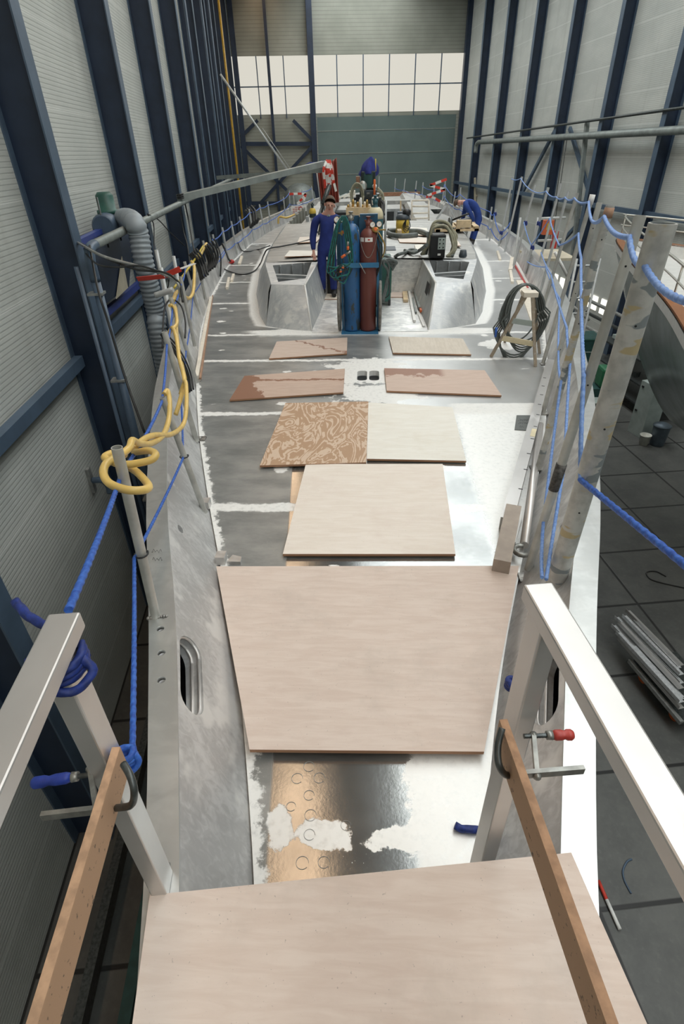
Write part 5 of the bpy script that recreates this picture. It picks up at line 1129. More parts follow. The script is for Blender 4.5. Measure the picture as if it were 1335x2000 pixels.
# ================================================================ BLACK MACHINE WITH HOSE COIL
mc = PZ(853, 506, ZR+.03)
ma_ = thing('black_machine', 'black welding machine with a grey control plate, half covered by coiled hoses', 'welding machine', mc)
MB().box(mc+V((0, .18, .19)), (.26, .34, .36)).build('body', 'black', ma_, bevel=.015)
MB().box(mc+V((.06, .008, .24)), (.12, .01, .18)).build('control_plate', 'locker', ma_)
mb = MB()
for i in range(3):
    for j in range(2): mb.lathe(mc+V((.03+.06*j, .0, .18+.06*i)), [(.012, 0), (.010, .01)], 10, 0, V((0, -1, 0)))
mb.build('knob', 'black', ma_)
MB().box(mc+V((.03, .005, .07)), (.05, .01, .03)).build('plug_plate', 'white', ma_)
mb = MB()
for i in range(6):
    o = .035*i; mb.tube(catmull([PZ(822+2*i, 497, ZR+.07)+V((0, .0, 0)), PY(838, 476-2*i, mc.y+.12)+V((0, .02*i, .0)), mc+V((-.10+.01*i, .06+.04*i, .46+.04*(i % 3))), mc+V((.10+.02*i, .08+.04*i, .50-.05*(i % 2)+.02*(i%3))), mc+V((.22+.035*(i % 4), .10+.02*i, .34)), mc+V((.26+.03*(i % 3), .05+.03*i, .14)), mc+V((.16+.02*i, .02, .03))], 7), .022, 10, 0 if i < 4 else 1)
tag(mb.build('hose_coil', ['hose_khaki', 'rubber_grey'], None, PZ(822, 497, ZR+.05)), 'big loop of khaki and black hoses thrown over the black machine', 'hose coil')
# ================================================================ CHOP SAW ON A PALLET
pc = PZ(893, 452, ZR+.04)
pl = thing('pallet', 'small wooden pallet carrying the chop saw at the right of the coachroof', 'pallet', pc)
mb = MB()
for dy in (0, .35, .7): mb.box(pc+V((-.02, dy, .03)), (1.0, .10, .05))
for i in range(6): mb.box(pc+V((-.45+.17*i, .35, .10)), (.12, .85, .02))
for x in (-.45, 0, .42):
    for y in (0, .7): mb.box(pc+V((x, y, .05)), (.1, .1, .09))
mb.build('slats', 'timber', pl)
tag(MB().box(PZ(905, 437, ZR+.26)+V((0, 0, .0)), (.30, .14, .14)).build('wood_block', 'timber', None, PZ(905, 437, ZR+.19)), 'thick pine block at the right end of the saw pallet', 'block')
sw = thing('chop_saw', 'dark chop saw with a grey guard on the pallet, being used by the bent worker', 'saw', pc+V((.05, .2, .12)))
c = PY(890, 441, pc.y+.1)
MB().box(c+V((-.1, .1, -.08)), (.9, .4, .05)).build('table', 'steel', sw)
MB().lathe(c+V((-.18, 0, .03)), [(.13, 0), (.15, .02), (.15, .06), (.13, .08)], 24, 0, V((1, 0, 0))).build('blade_guard', 'steel_dark', sw)
MB().lathe(c+V((.05, 0, .04)), [(.05, 0), (.09, .03), (.09, .25), (.06, .3)], 16, 0, V((.9, .1, .1))).build('motor', 'black', sw)
MB().tube([c+V((-.1, .1, .1)), c+V((.12, -.05, .2)), c+V((.25, -.1, .25))], .02, 8).build('handle', 'black', sw)
MB().box(c+V((-.45, .15, .0)), (.12, .12, .10)).build('vise', 'steel', sw)
tag(MB().bar(PY(845, 437, 16.5), PY(874, 434, 16.5), .06, .05).build('profile', 'alu_new', None, PY(845, 437, 16.5)), 'aluminium profile resting across the saw pallet', 'profile')
c = PZ(896, 462, ZR+.06); t = thing('dust_bag', 'grey cone shaped dust bag in front of the saw pallet', 'bag', c)
MB().lathe(PY(881, 437, 15.3), [(.09, 0), (.11, .05), (.17, .32), (.15, .44), (.05, .5)], 18, 0, V((.55, -.1, -.5))).build('bag', 'steel', t)
# ================================================================ TRESTLE WITH CABLE COIL
tf = [PZ(958, 697), PZ(1045, 716), PZ(1053, 690)]
ty = PZ(1045, 716).y; top = PY(1034, 578, ty+.25)
ts = thing('trestle', 'paint-splashed wooden trestle stand on the right deck holding a cable coil', 'trestle', ((tf[0].x+tf[1].x)/2, ty+.2, 0))
tA, tB, tC = top+V((-.05, -.02, 0)), top+V((.02, -.04, 0)), top+V((.05, .06, 0))
for f, tt in zip(tf, (tA, tB, tC)): MB().bar(f, tt, .032, .032, V((0, 1, .2))).build('leg', 'rawtrestle', ts)
f4 = PZ(985, 668); MB().bar(f4, top+V((-.06, .06, 0)), .028, .028, V((0, 1, .2))).build('leg', 'rawtrestle', ts)
for fr in (.33, .62): MB().bar(tf[0].lerp(tA, fr), tf[1].lerp(tB, fr), .02, .06).build('rung', 'cream' if fr < .5 else 'locker', ts)
MB().box(top+V((0, .02, .02)), (.16, .16, .05)).build('head', 'timber_pale', ts)
mb = MB(); random.seed(3)
for i in range(11):
    w0 = .20+.012*i; h0 = .30+.016*((i*5) % 11); cy = top.y+.05+.012*((i*3) % 7)
    cy += .10; base = V((top.x-.01, cy, top.z+.09-h0*1.0))
    pts = []
    for k_ in range(33):
        a = math.pi/2+2*math.pi*k_/32; w1 = w0*(1.0+.15*math.sin(a*1.0)) if math.sin(a) < 0 else w0*.8
        pts.append(base+V((math.cos(a)*w1+(.02 if i % 2 else -.02)*(1-math.sin(a)), -.05*(1-math.sin(a)), math.sin(a)*h0)))
    mb.tube(pts, .0095, 8)
tag(mb.build('cable_coil', 'rubber_grey', None, V((top.x, top.y, top.z-.5))), 'large coil of black cable hung over the trestle', 'cable coil')
c = PZ(965, 655, .25); tag(MB().tube([PY(969, 640, ty+.1), PY(967, 658, ty+.1)], .014, 10).build('blue_plug', 'blue_plastic', None, PY(967, 658, ty+.1)), 'blue plug at the left end of the cable coil', 'plug')
# ================================================================ BLACK STAND, RED SCREEN, TAPE, SUSPENDED CHANNELS
f1, tp = PZ(606, 466, ZR+.05), PY(643, 362, PZ(606, 466, ZR+.05).y+.6)
bs = thing('black_stand', 'black steel stand with thin legs leaning behind the standing worker', 'stand', f1)
MB().tube([tp, tp.lerp(f1, .35)], .05, 12).build('column', 'steel_dark', bs)
for q_ in (f1, PZ(622, 458, ZR+.05), PZ(640, 464, ZR+.05)): MB().tube([tp.lerp(f1, .3), q_], .022, 8).build('leg', 'steel_dark', bs)
MB().tube(catmull([tp.lerp(f1, .75), PY(622, 456, f1.y+.3), PY(640, 455, f1.y+.4)], 5), .014, 8).build('brace', 'steel_dark', bs)
Yr = 15.2
rs_ = thing('red_screen', 'dark red welding curtain hanging in a frame behind the standing worker', 'screen', PY(640, 395, Yr))
cs = [PY(617, 338, Yr), PY(657, 308, Yr), PY(662, 395, Yr), PY(626, 402, Yr)]; rows = []
for j in range(11):
    v_ = j/10; rows.append([cs[0].lerp(cs[3], v_).lerp(cs[1].lerp(cs[2], v_), i/40)+V((0, .04*math.sin(i*1.1), 0)) for i in range(41)])
cu = MB().loft(rows, 0, True).build('curtain', 'curtain', rs_); cu.modifiers.new('s', 'SOLIDIFY').thickness = .006
MB().tube([PY(617, 325, Yr), PY(627, 405, Yr)], .016, 8).build('frame_post', 'alu_far', rs_)
# bundle of red and white tape
Yt = 13.8
mb = MB(); random.seed(11); ctr = PY(641, 312, Yt)
for i in range(26):
    x = random.uniform(-1, 1); b_ = PY(640+7*x+6*random.random(), 352+16*random.random(), Yt); m1 = PY(640+9*x, 332, Yt)+V((0, random.uniform(-.08, .08), 0))
    pts = catmull([ctr+V((x*.03, 0, 0)), m1, b_], 6); seg0 = random.randint(0, 3)
    for j in range(len(pts)-1): mb.bar(pts[j], pts[j+1]+(pts[j+1]-pts[j])*.05, .045, .004, V((0, 1, 0)), (1 if ((j+seg0)//3) % 2 else 0))
for (a, b) in (((636, 352), (641, 366)), ((652, 358), (656, 374)), ((633, 350), (640, 353))): mb.bar(PY(*a, Yt), PY(*b, Yt), .05, .01, V((0, 1, 0)), 1)
tag(mb.build('tape_bundle', ['tape_red', 'tape_white'], None, ctr), 'bundle of red and white barrier tape hanging from the suspended channels', 'barrier tape')
# suspended channels from the left wall pipe to the red screen
WP = WL+.72
a0 = PW(330, 392, WP)
e1 = PY(634, 319, Yt+.1); e2 = PY(634, 332, Yt+.15); j0 = PW(427, 347, WP+.1)
t = thing('suspended_channel', 'long grey steel channel slung from the left wall pipe to the tape bundle', 'channel', a0); MB().bar(PY(350, 387, 10.2), e1, .12, .10).build('channel', 'channel', t)
for f in (.0, ): MB().tube(coil(PY(352, 384, 10.2), .05, .08, 3, .01), .012, 6).build('tie', 'black', t)
t = thing('suspended_channel', 'second grey channel running level from the far left pipe to the tape bundle', 'channel', j0); MB().bar(PY(426, 347, 17), e2, .11, .09).build('channel', 'channel', t)
h = PY(563, 335, 13.3); tag(MB().tube([h, PY(500, 245, 13.3), PY(430, 145, 13.3)], .02, 8).build('suspension_strap', 'alu_far', None, h), 'taut pale strap holding up the suspended channels from upper left', 'strap')
h = PY(568, 332, 13.6); tag(MB().tube([h, PY(512, 250, 13.6)], .006, 6).build('hanging_line', 'alu_far', None, h), 'thin line beside the taut strap above the channels', 'cord')
ropel = MB().rope(catmull([PY(595, 324, Yt), PY(605, 319, Yt), PY(618, 319, Yt), PY(632, 316, Yt)], 6), .02); tag(ropel.build('rope_piece', 'rope_navy', None, PY(595, 324, Yt)), 'blue rope wound along the end of the suspended channel', 'rope')
# ================================================================ LEFT WALL : pipe, fan box, duct, cables
PD = WL+.77
pz0 = 1.20
A, B = PW(176, 482, PD), PW(463, 335, PD); zz = A.z
wp = thing('wall_pipe', 'grey-blue pipe running along the left wall columns with an elbow going down', 'pipe', A)
sA, sB = A.dot(AX), 34.0
MB().tube([HALL(PD, sA+.15, zz), HALL(PD, sB, zz)], .062, 16).build('pipe', 'channel', wp)
MB().tube(catmull([HALL(PD, sA+.2, zz), HALL(PD, sA-.02, zz-.02), HALL(PD, sA-.12, zz-.14), HALL(PD, sA-.13, zz-.4)], 6), .066, 16).build('elbow', 'steel_slate', wp)
MB().tube([HALL(PD, sA-.13, zz-.35), HALL(PD, sA-.13, FZ)], .060, 16).build('down_pipe', 'steel_slate', wp)
for z in (zz-.55, -.55, -2.6): MB().box(HALL(PD-.03, sA-.13, z), (.2, .17, .03), (NX, AX, V((0, 0, 1)))).build('bracket', 'galv', wp)
MB().tube([HALL(WL+.60, sA-.22, zz-.2), HALL(WL+.60, sA-.22, FZ)], .03, 10).build('thin_pipe', 'steel_slate', wp)
s1, s2 = 9.35, 12.1
fb = thing('fan_unit', 'dark blue tapering fan box with a tan side, hung between two left wall columns', 'fan unit', HALL(WL+.4, 11.2, -.4))
def Wp(x, y, d=.35): return PW(x, y, WL+d)
# tapered box traced as a solid of real depth
f = [Wp(178, 466), Wp(262, 432), Wp(252, 560), Wp(208, 592)]
bk = [HALL(WL+.02, p.dot(AX), p.z) for p in f]
mb = MB().add(f+bk, [[0, 1, 2, 3], [7, 6, 5, 4], [0, 4, 5, 1], [1, 5, 6, 2], [2, 6, 7, 3], [3, 7, 4, 0]]); mb.build('housing', 'steel_blue', fb)
g = [Wp(237, 500, .37), Wp(249, 562, .37), Wp(226, 584, .37)]; mb = MB().add(g+[q+NX*.01 for q in g], [[0, 1, 2], [5, 4, 3], [0, 3, 4, 1], [1, 4, 5, 2], [2, 5, 3, 0]]); mb.build('side_panel', 'paint_tan', fb)
mb = MB().bar(Wp(150, 478, .3), Wp(205, 450, .3), .10, .12); mb.bar(Wp(150, 478, .12), Wp(205, 450, .12), .08, .12); mb.build('shelf_bracket', 'steel_bright', fb)
c = Wp(216, 438, .38)
MB().lathe(c-AX*.45, [(.16, 0), (.19, .04), (.19, .9), (.16, .95)], 20, 0, AX).build('fan_drum', 'steel_slate', fb)
MB().box(c+AX*.32+NX*.19, (.01, .14, .10), (NX, AX, V((0, 0, 1)))).build('sticker', 'orange', fb)
MB().lathe(c+V((0, 0, .16)), [(.17, 0), (.17, .05), (.14, .06), (.14, .26), (.10, .31)], 18).build('motor', 'green_mach', fb)
for s_ in (-.42, .42): MB().tube([c+AX*s_+V((0, 0, -.3)), c+AX*s_+V((0, 0, .42))], .016, 8).build('threaded_rod', 'steel_dark', fb)
mb = MB()
mb.bar(Wp(196, 620, .2), Wp(281, 546, .2), .08, .12); mb.build('lower_shelf', 'steel_bright', fb)
fd = [c+AX*.40, Wp(247, 428, .72), Wp(262, 436, .98), Wp(271, 460, 1.02), Wp(280, 510, 1.02), Wp(292, 560, 1.02), Wp(306, 620, 1.02), Wp(316, 690, 1.02), V((0, 0, 0))]
fd[-1] = HALL(WL+1.02, fd[-2].dot(AX), FZ+.3)
t = thing('flexible_duct', 'thick grey spiral duct curving down from the wall fan', 'duct', fd[-1]); pts = resample(catmull(fd, 10), .016)
MB().tube(pts, .155, 20, ridge=2*math.pi/.07).build('duct', 'duct', t)
MB().tube([pts[4], pts[6], pts[9]], .172, 20).build('clamp_ring', 'steel', t)
# cables from the left wall to the rail
for (pts, r, mt, lab) in (([PW(152, 474, WL+.5), PY(200, 500, 6.6), PY(270, 520, 6.4), PY(318, 535, 6.0), PY(345, 550, 5.9), PY(353, 580, 5.9)], .016, 'galv', 'grey cable strung from the left wall to the rail, upper one'),
                          ([PW(160, 476, WL+.6), PY(205, 503, 6.6), PY(262, 525, 6.4), PY(318, 532, 6.0), PY(342, 545, 5.9), PY(352, 560, 5.9), PY(357, 590, 5.8)], .013, 'rubber', 'black cable strung from the left wall to the rail'),
                          ([PW(166, 494, WL+.7), PY(190, 516, 6.6), PY(225, 522, 6.4), PY(270, 519, 6.2), PY(310, 530, 6.0)], .010, 'rubber', 'thin black cable drooping from the left wall pipe'),
                          ([PW(175, 480, WL+.8), PY(190, 560, 6.4), PY(212, 632, 6.2), PY(245, 740, 6.0), PY(282, 845, 5.6)], .014, 'rubber', 'black cable hanging down in front of the left wall'),
                          ([PW(288, 419, WL+.8), PW(300, 440, WL+.8), PW(302, 500, WL+.8), PW(318, 560, WL+.9), PW(327, 562, WL+.9), PW(330, 545, WL+1)], .010, 'rubber', 'thin cable hanging in a loop between the second and third columns'),
                          ([PW(288, 418, WL+.8), PW(310, 430, WL+.8), PW(333, 455, WL+.8), PW(360, 480, WL+.9)], .011, 'rubber', 'black cable slung from the wall pipe toward the far rail'),
                          ([PW(360, 392, WL+.8), PW(368, 430, WL+.8), PW(375, 470, WL+.9), PW(380, 495, WL+1)], .018, 'rubber', 'thick black cable hanging from the suspended channel tie'),
                          ([PW(350, 400, WL+.8), PW(358, 450, WL+.8), PW(366, 480, WL+.9), PW(372, 530, WL+1)], .013, 'rubber', 'second black cable hanging from the suspended channel tie')):
    hose('hanging_cable', pts, r, mt, lab, 'cable')
t = tag(MB().bar(PY(268, 545, 6.7), PY(320, 540, 6.5), .05, .008, V((0, 1, .3)), 0).bar(PY(322, 538, 6.5), PY(352, 525, 6.5), .06, .008, V((0, 1, .3)), 0).bar(PY(352, 525, 6.5), PY(379, 515, 7), .05, .01, V((0, 1, .3)), 1).build('barrier_tape', ['tape_red', 'tape_white'], None, PY(268, 545, 6.7)), 'red and white barrier tape strung between the wall and the left rail', 'barrier tape')
hose('scaffold_bar', [PY(303, 577, 7.0), PY(338, 566, 7.0)], .035, 'alu_far', 'short grey tube sticking out of the left scaffold', 'tube')
c = PW(105+75, 940, WL+.0)
t = thing('wall_bracket', 'grey wall bracket with a dark hook below the yellow hose', 'bracket', c); MB().box(PW(178, 938, WL+.03), (.05, .10, .42), (NX, AX, V((0, 0, 1)))).build('plate', 'galv', t)
MB().tube(catmull([PW(182, 938, WL+.08), PW(200, 938, WL+.25), PW(212, 950, WL+.3), PW(215, 963, WL+.3)], 5), .05, 10).build('hook', 'steel_slate', t)
for (x, yt, yb, Y_, lab) in ((316, 488, 545, 8.6, 'first'), (329, 522, 600, 7.6, 'second'), (345, 500, 535, 8.8, 'third')):
    a, b = PY(x, yb, Y_), PY(x-3, yt, Y_); b.x = a.x; b.y = a.y
    tag(MB().tube([V((a.x, a.y, FZ)), b], .026, 10).build('scaffold_tube', 'alu_far', None, V((a.x, a.y, FZ))), 'upright scaffold tube outside the left rail, %s from the left' % lab, 'scaffold tube', 'left scaffold tubes')
# dark girders low between hull and left wall
for i, (d, w_, lab) in enumerate(((-2.55, .10, 'dark steel girder on the floor nearest the left wall'), (-2.1, .12, 'grey-green steel girder on the floor between hull and left wall'), (-1.75, .08, 'dark steel girder on the floor close to the hull'))):
    o = MB().bar(HALL(d, -1.5, FZ+.5), HALL(d, 8.5, FZ+.5), w_, .2).build('floor_girder', ['steel_dark', 'green_cab', 'steel_dark'][i], None, HALL(d, -1.5, FZ+.4)); tag(o, lab, 'girder')
    if i == 1:
        pass
# ================================================================ PEOPLE
def skinmesh(verts, edges, root, sub=2):
    names = list(verts); me = bpy.data.meshes.new('tmp'); me.from_pydata([tuple(verts[n][0]) for n in names], [(names.index(a), names.index(b)) for a, b in edges], [])
    o = bpy.data.objects.new('tmp', me); COL.objects.link(o)
    md = o.modifiers.new('skin', 'SKIN'); md.use_smooth_shade = True
    for i, n in enumerate(names):
        r = verts[n][1]; r = r if isinstance(r, tuple) else (r, r); me.skin_vertices[0].data[i].radius = r
        me.skin_vertices[0].data[i].use_root = (n == root)
    s_ = o.modifiers.new('sub', 'SUBSURF'); s_.levels = sub; s_.render_levels = sub
    bpy.context.view_layer.update()
    m2 = bpy.data.meshes.new_from_object(o.evaluated_get(bpy.context.evaluated_depsgraph_get()))
    bpy.data.objects.remove(o); vs = [v.co.copy() for v in m2.vertices]; fs = [list(p.vertices) for p in m2.polygons]; bpy.data.meshes.remove(m2)
    return vs, fs
def figure(name, lab, J, mats, loc, face, fwd, hairr=1.0):
    """J: joints in world metres. One continuous body; overall, hair and boots are worn parts."""
    t = thing('person', lab, 'person', loc)
    fwd = V(fwd).normalized(); k = J['k']
    H, Nk, Ch = J['head'], J['neck'], J['chest']
    up = (H-Nk).normalized(); face = (V(face) - up*V(face).dot(up)).normalized(); sd = face.cross(up)
    v = {'pel': (J['pelvis'], .075*k), 'bel': (J['belly'], .07*k), 'che': (Ch, .085*k), 'nk': (Nk, .052*k), 'jaw': (Nk.lerp(H, .5)+face*.012*k, .062*k), 'hd': (H, .088*k), 'top': (H+up*.055*k-face*.005, .075*k)}
    e = [('pel', 'bel'), ('bel', 'che'), ('che', 'nk'), ('nk', 'jaw'), ('jaw', 'hd'), ('hd', 'top')]
    for s_ in 'lr':
        for a, b, r in (('che', 'sh', .055), ('sh', 'el', .036), ('el', 'wr', .025), ('wr', 'pa', .034)):
            v[s_+b] = (J[s_+b], r*k); e.append(('nk' if a == 'che' else s_+a, s_+b))
        for a, b, r in (('pel', 'hip', .065), ('hip', 'kn', .048), ('kn', 'an', .038), ('an', 'toe', .035)):
            v[s_+b] = (J[s_+b], r*k); e.append((a if a == 'pel' else s_+a, s_+b))
        hd = (J[s_+'pa']-J[s_+'wr']).normalized(); hs = V(J.get(s_+'side', sd)); hs = (hs-hd*hs.dot(hd)).normalized(); cl = hd.cross(hs)
        if cl.dot(face) < 0: cl = -cl
        for i, L in enumerate((.034, .04, .037, .028)):
            b0 = J[s_+'pa']+hd*.035*k+hs*(.026-.0175*i)*k
            v[s_+'f%d' % i] = (b0, .0085*k); v[s_+'g%d' % i] = (b0+(hd*L+cl*.008)*k, .008*k); v[s_+'h%d' % i] = (b0+(hd*L*1.5+cl*.028)*k, .007*k)
            e += [(s_+'pa', s_+'f%d' % i), (s_+'f%d' % i, s_+'g%d' % i), (s_+'g%d' % i, s_+'h%d' % i)]
        b0 = J[s_+'pa']-hd*.01+hs*.03*k; v[s_+'t0'] = (b0+hs*.012*k, .010*k); v[s_+'t1'] = (b0+hs*.03*k+hd*.03*k+cl*.012*k, .009*k); e += [(s_+'pa', s_+'t0'), (s_+'t0', s_+'t1')]
    vs, fs = skinmesh(v, e, 'pel'); mb = MB(); mb.add(vs, fs, 0, True)
    c = H+face*.085*k
    mb.tube([c+up*.022*k, c-up*.012*k+face*.022*k, c-up*.022*k+face*.006*k], [.008*k, .014*k, .010*k], 8)
    for s_ in (-1, 1): mb.ball(H+sd*s_*.086*k-up*.01*k-face*.005, .03*k, 10, sc=(.5, .7, 1))
    b = mb.build('body', 'skin', t)
    mb = MB()
    for s_ in (-1, 1): mb.ball(H+face*.078*k+sd*s_*.032*k+up*.012*k, .011*k, 8)
    mb.build('eye', 'hair', b); MB().tube([H+face*.086*k-up*.05*k-sd*.022*k, H+face*.092*k-up*.052*k, H+face*.086*k-up*.05*k+sd*.022*k], .005*k, 6).build('mouth', 'clamp_red', b)
    # hair
    rows = []; rr = .101*k*hairr
    for i in range(9):
        a = math.radians(90-i*14)
        row = []
        for q_ in range(24):
            bb = 2*math.pi*q_/24; back = (1-math.cos(bb))/2; aa = math.radians(90-i*(5.5+11*back))
            row.append(H+up*.045*k-face*.008*k+up*math.sin(aa)*rr*1.0+(face*math.cos(bb)+sd*math.sin(bb)*.93)*math.cos(aa)*rr*(1+.04*math.sin(7*bb+i)))
        rows.append(row)
    MB().loft(rows, 0, True, True).build('hair', 'hair', t)
    # overall
    w_ = {'pel': (J['pelvis'], (.150*k, .125*k)), 'bel': (J['belly'], (.145*k, .12*k)), 'che': (Ch, (.185*k, .145*k)), 'col': (Nk.lerp(Ch, .30), (.085*k, .07*k))}
    e = [('pel', 'bel'), ('bel', 'che'), ('che', 'col')]
    for s_ in 'lr':
        w_[s_+'tr'] = ((Nk.lerp(Ch, .30)).lerp(J[s_+'sh'], .55)+V((0, 0, .012*k)), .078*k)
        w_[s_+'sh'] = (J[s_+'sh'], .088*k); w_[s_+'ua'] = (J[s_+'sh'].lerp(J[s_+'el'], .5), .074*k); w_[s_+'el'] = (J[s_+'el'], .066*k); w_[s_+'fa'] = (J[s_+'el'].lerp(J[s_+'wr'], .5), .058*k); w_[s_+'wr'] = (J[s_+'el'].lerp(J[s_+'wr'], .96), .043*k)
        e += [('col', s_+'tr'), (s_+'tr', s_+'sh'), (s_+'sh', s_+'ua'), (s_+'ua', s_+'el'), (s_+'el', s_+'fa'), (s_+'fa', s_+'wr')]
        w_[s_+'hip'] = (J[s_+'hip'], .112*k); w_[s_+'th'] = (J[s_+'hip'].lerp(J[s_+'kn'], .5), .092*k); w_[s_+'kn'] = (J[s_+'kn'], .075*k); w_[s_+'sn'] = (J[s_+'kn'].lerp(J[s_+'an'], .5), .070*k); w_[s_+'an'] = (J[s_+'kn'].lerp(J[s_+'an'], .96), .068*k)
        e += [('pel', s_+'hip'), (s_+'hip', s_+'th'), (s_+'th', s_+'kn'), (s_+'kn', s_+'sn'), (s_+'sn', s_+'an')]
    vs, fs = skinmesh(w_, e, 'pel')
    vs = [p + (p-J['pelvis']).normalized()*(.007*k*mnoise.noise(p*9)) for p in vs]
    ov = MB().add(vs, fs, 0, True).build('overall', mats['overall'], t)
    MB().tube([Nk.lerp(Ch, .12)+face*.01*k, Nk.lerp(Ch, .36)+face*.06*k], [.052*k, .040*k], 14).build('shirt', 'shirt', t)
    mb = MB(); MB2 = None
    cpt = Ch+face*.125*k
    mb.tube([Nk.lerp(Ch, .5)+face*.11*k, cpt+face*.015*k, J['belly']+face*.118*k], .004*k, 6); mb.build('zip', 'slate', ov)
    for s_ in 'lr':
        a, b_ = J[s_+'an'], J[s_+'toe']
        mb = MB(); mb.tube(catmull([a+V((0, 0, .07*k)), a-V((0, 0, .0)), a.lerp(b_, .35)-V((0, 0, .012*k)), b_], 4), [.056*k]*5+[.052*k]*4+[.046*k]*3+[.036*k], 14)
        mb.build('boot', 'boot', t)
    return t, ov
def jz(x, y, Y, dY=0): p = PY(x, y, Y); return p
# the standing worker behind the trolley
Y1 = 10.15; k1 = .93
fx = PY(640, 575, Y1).x
J = dict(k=k1, pelvis=V((fx-.0, Y1, .80)), belly=V((fx+.01, Y1, .98)), chest=V((fx+.03, Y1, 1.16)), neck=V((fx+.065, Y1-.01, 1.325)), head=V((fx+.085, Y1-.03, 1.44)),
         lsh=V((fx-.165, Y1, 1.215)), lel=V((fx-.225, Y1+.02, .98)), lwr=V((fx-.215, Y1-.06, .76)), lpa=V((fx-.205, Y1-.10, .69)),
         rsh=V((fx+.225, Y1, 1.205)), rel=V((fx+.31, Y1+.03, .98)), rwr=V((fx+.30, Y1-.09, .78)), rpa=V((fx+.29, Y1-.14, .72)),
         lhip=V((fx-.08, Y1, .74)), lkn=V((fx-.085, Y1-.02, .43)), lan=V((fx-.09, Y1, .10)), ltoe=V((fx-.12, Y1-.14, .05)),
         rhip=V((fx+.09, Y1, .74)), rkn=V((fx+.10, Y1-.02, .43)), ran=V((fx+.11, Y1, .10)), rtoe=V((fx+.12, Y1-.14, .05)))
m1, ov1 = figure('person', 'man in royal blue overall standing in the cockpit behind the gas trolley, facing the camera', J, {'overall': 'overall'}, V((fx, Y1, 0)), (.15, -1, -.1), (0, -1, 0))
# the bent worker on the right side deck
Y2 = 16.2; k2 = .90
q2 = lambda x, y, d=0: PY(x, y, Y2+d)
J = dict(k=k2, pelvis=q2(938, 424), belly=q2(931, 407), chest=q2(918, 396), neck=q2(903, 393), head=q2(895, 396),
         lsh=q2(909, 401, -.2), lel=q2(921, 422, -.25), lwr=q2(925, 434, -.22), lpa=q2(925, 440, -.22),
         rsh=q2(910, 399, .2), rel=q2(905, 420, .25), rwr=q2(902, 430, .1), rpa=q2(897, 434, .05),
         lhip=q2(934, 429, -.09), lkn=q2(929, 450, -.10), lan=q2(923, 473, -.10), ltoe=q2(921, 478, -.28),
         rhip=q2(935, 428, .1), rkn=q2(925, 450, .12), ran=q2(919, 472, .12), rtoe=q2(911, 476, .05), lside=V((0, -1, 0)), rside=V((0, -1, 0)))
for n_ in ('lan', 'ran'): J[n_] = V((J[n_].x, J[n_].y, .10))
for n_ in ('ltoe', 'rtoe'): J[n_] = V((J[n_].x, J[n_].y, .05))
m2_, ov2 = figure('person', 'man in blue overall bent forward over the chop saw on the right side deck', J, {'overall': 'overall2'}, V((J['lan'].x, Y2, 0)), (-.6, -.1, -1), (-1, 0, 0))
MB().tube([J['lwr'], J['lpa'], J['lpa']+(J['lpa']-J['lwr'])*.8], [.035, .045, .03], 12).build('glove', 'glove', m2_)
# ================================================================ BEYOND THE RIGHT RAIL
def wallbox(name, mat, lab, cat, base, w_, d_, h_, yaw=HA, bev=.01):
    t = V((math.cos(yaw), math.sin(yaw), 0)); n = V((-math.sin(yaw), math.cos(yaw), 0))
    o = MB().box(base+V((0, 0, h_/2))+t*w_/2+n*d_/2, (w_, d_, h_), (t, n, V((0, 0, 1)))).build(name, mat, None, base, bevel=bev); return tag(o, lab, cat)
lb = PZ(1224, 841, FZ); lr_ = PZ(1249, 857, FZ)
t = thing('locker', 'pale grey-green steel locker on the hall floor behind the white bucket', 'locker', lb)
u = (lr_-lb); wl = u.length; u.normalize(); n = V((-u.y, u.x, 0)); n = n if n.y > 0 else -n; n = (n*.6+V((1, .2, 0))*.4).normalized(); n = (n-u*n.dot(u)).normalized()
lo, hi = -5, 0
for _ in range(40):
    z = (lo+hi)/2; d = V((lb.x, lb.y, z))-CC; yy = 1000-FPX*d.dot(CU)/d.dot(CF)
    if yy > 742: lo = z
    else: hi = z
lh = z-FZ
MB().box(lb+u*wl/2+n*.25+V((0, 0, lh/2)), (wl, .5, lh), (u, n, V((0, 0, 1)))).build('body', 'locker', t, bevel=.01)
for zf in (.9, .45): MB().box(lb+u*wl*.2-n*.01+V((0, 0, lh*zf)), (.08, .02, .05), (u, n, V((0, 0, 1)))).build('handle', 'black', t)
bk = PZ(1255, 868, FZ)
t = thing('bucket', 'white plastic bucket on the hall floor in front of the locker', 'bucket', bk)
mb = MB().lathe(bk, [(.115, 0), (.155, .30), (.165, .30), (.165, .32), (.15, .32), (.11, .03)], 24); mb.build('body', 'bucket', t)
MB().tube([bk+V((math.cos(a)*.165, -.02, .30-abs(math.sin(a))*.14)) for a in [math.pi*i/10 for i in range(11)]], .005, 6).build('handle', 'steel', t)
bn = PZ(1281, 868, FZ)
t = thing('waste_bin', 'dark zinc waste bin beside the white bucket', 'bin', bn)
MB().lathe(bn, [(.19, 0), (.20, .05), (.23, .55), (.235, .6)], 26).build('body', 'bin', t); MB().lathe(bn+V((0, 0, .6)), [(.25, 0), (.25, .03), (.1, .10), (.03, .12)], 26).build('lid', 'bin', t)
b = PZ(1142, 800, FZ); b = V((b.x-.35, b.y+1.2, FZ))
t = thing('machine_cabinet', 'dark green machine cabinet on the hall floor close to the right rail', 'cabinet', b)
zt = PY(1140, 662, b.y).z
xa, xb = PY(1120, 720, b.y).x, PY(1163, 720, b.y).x
MB().box(V(((xa+xb)/2, b.y+.5, (FZ+zt)/2)), (xb-xa, 1.0, zt-FZ)).build('body', 'green_cab', t, bevel=.03)
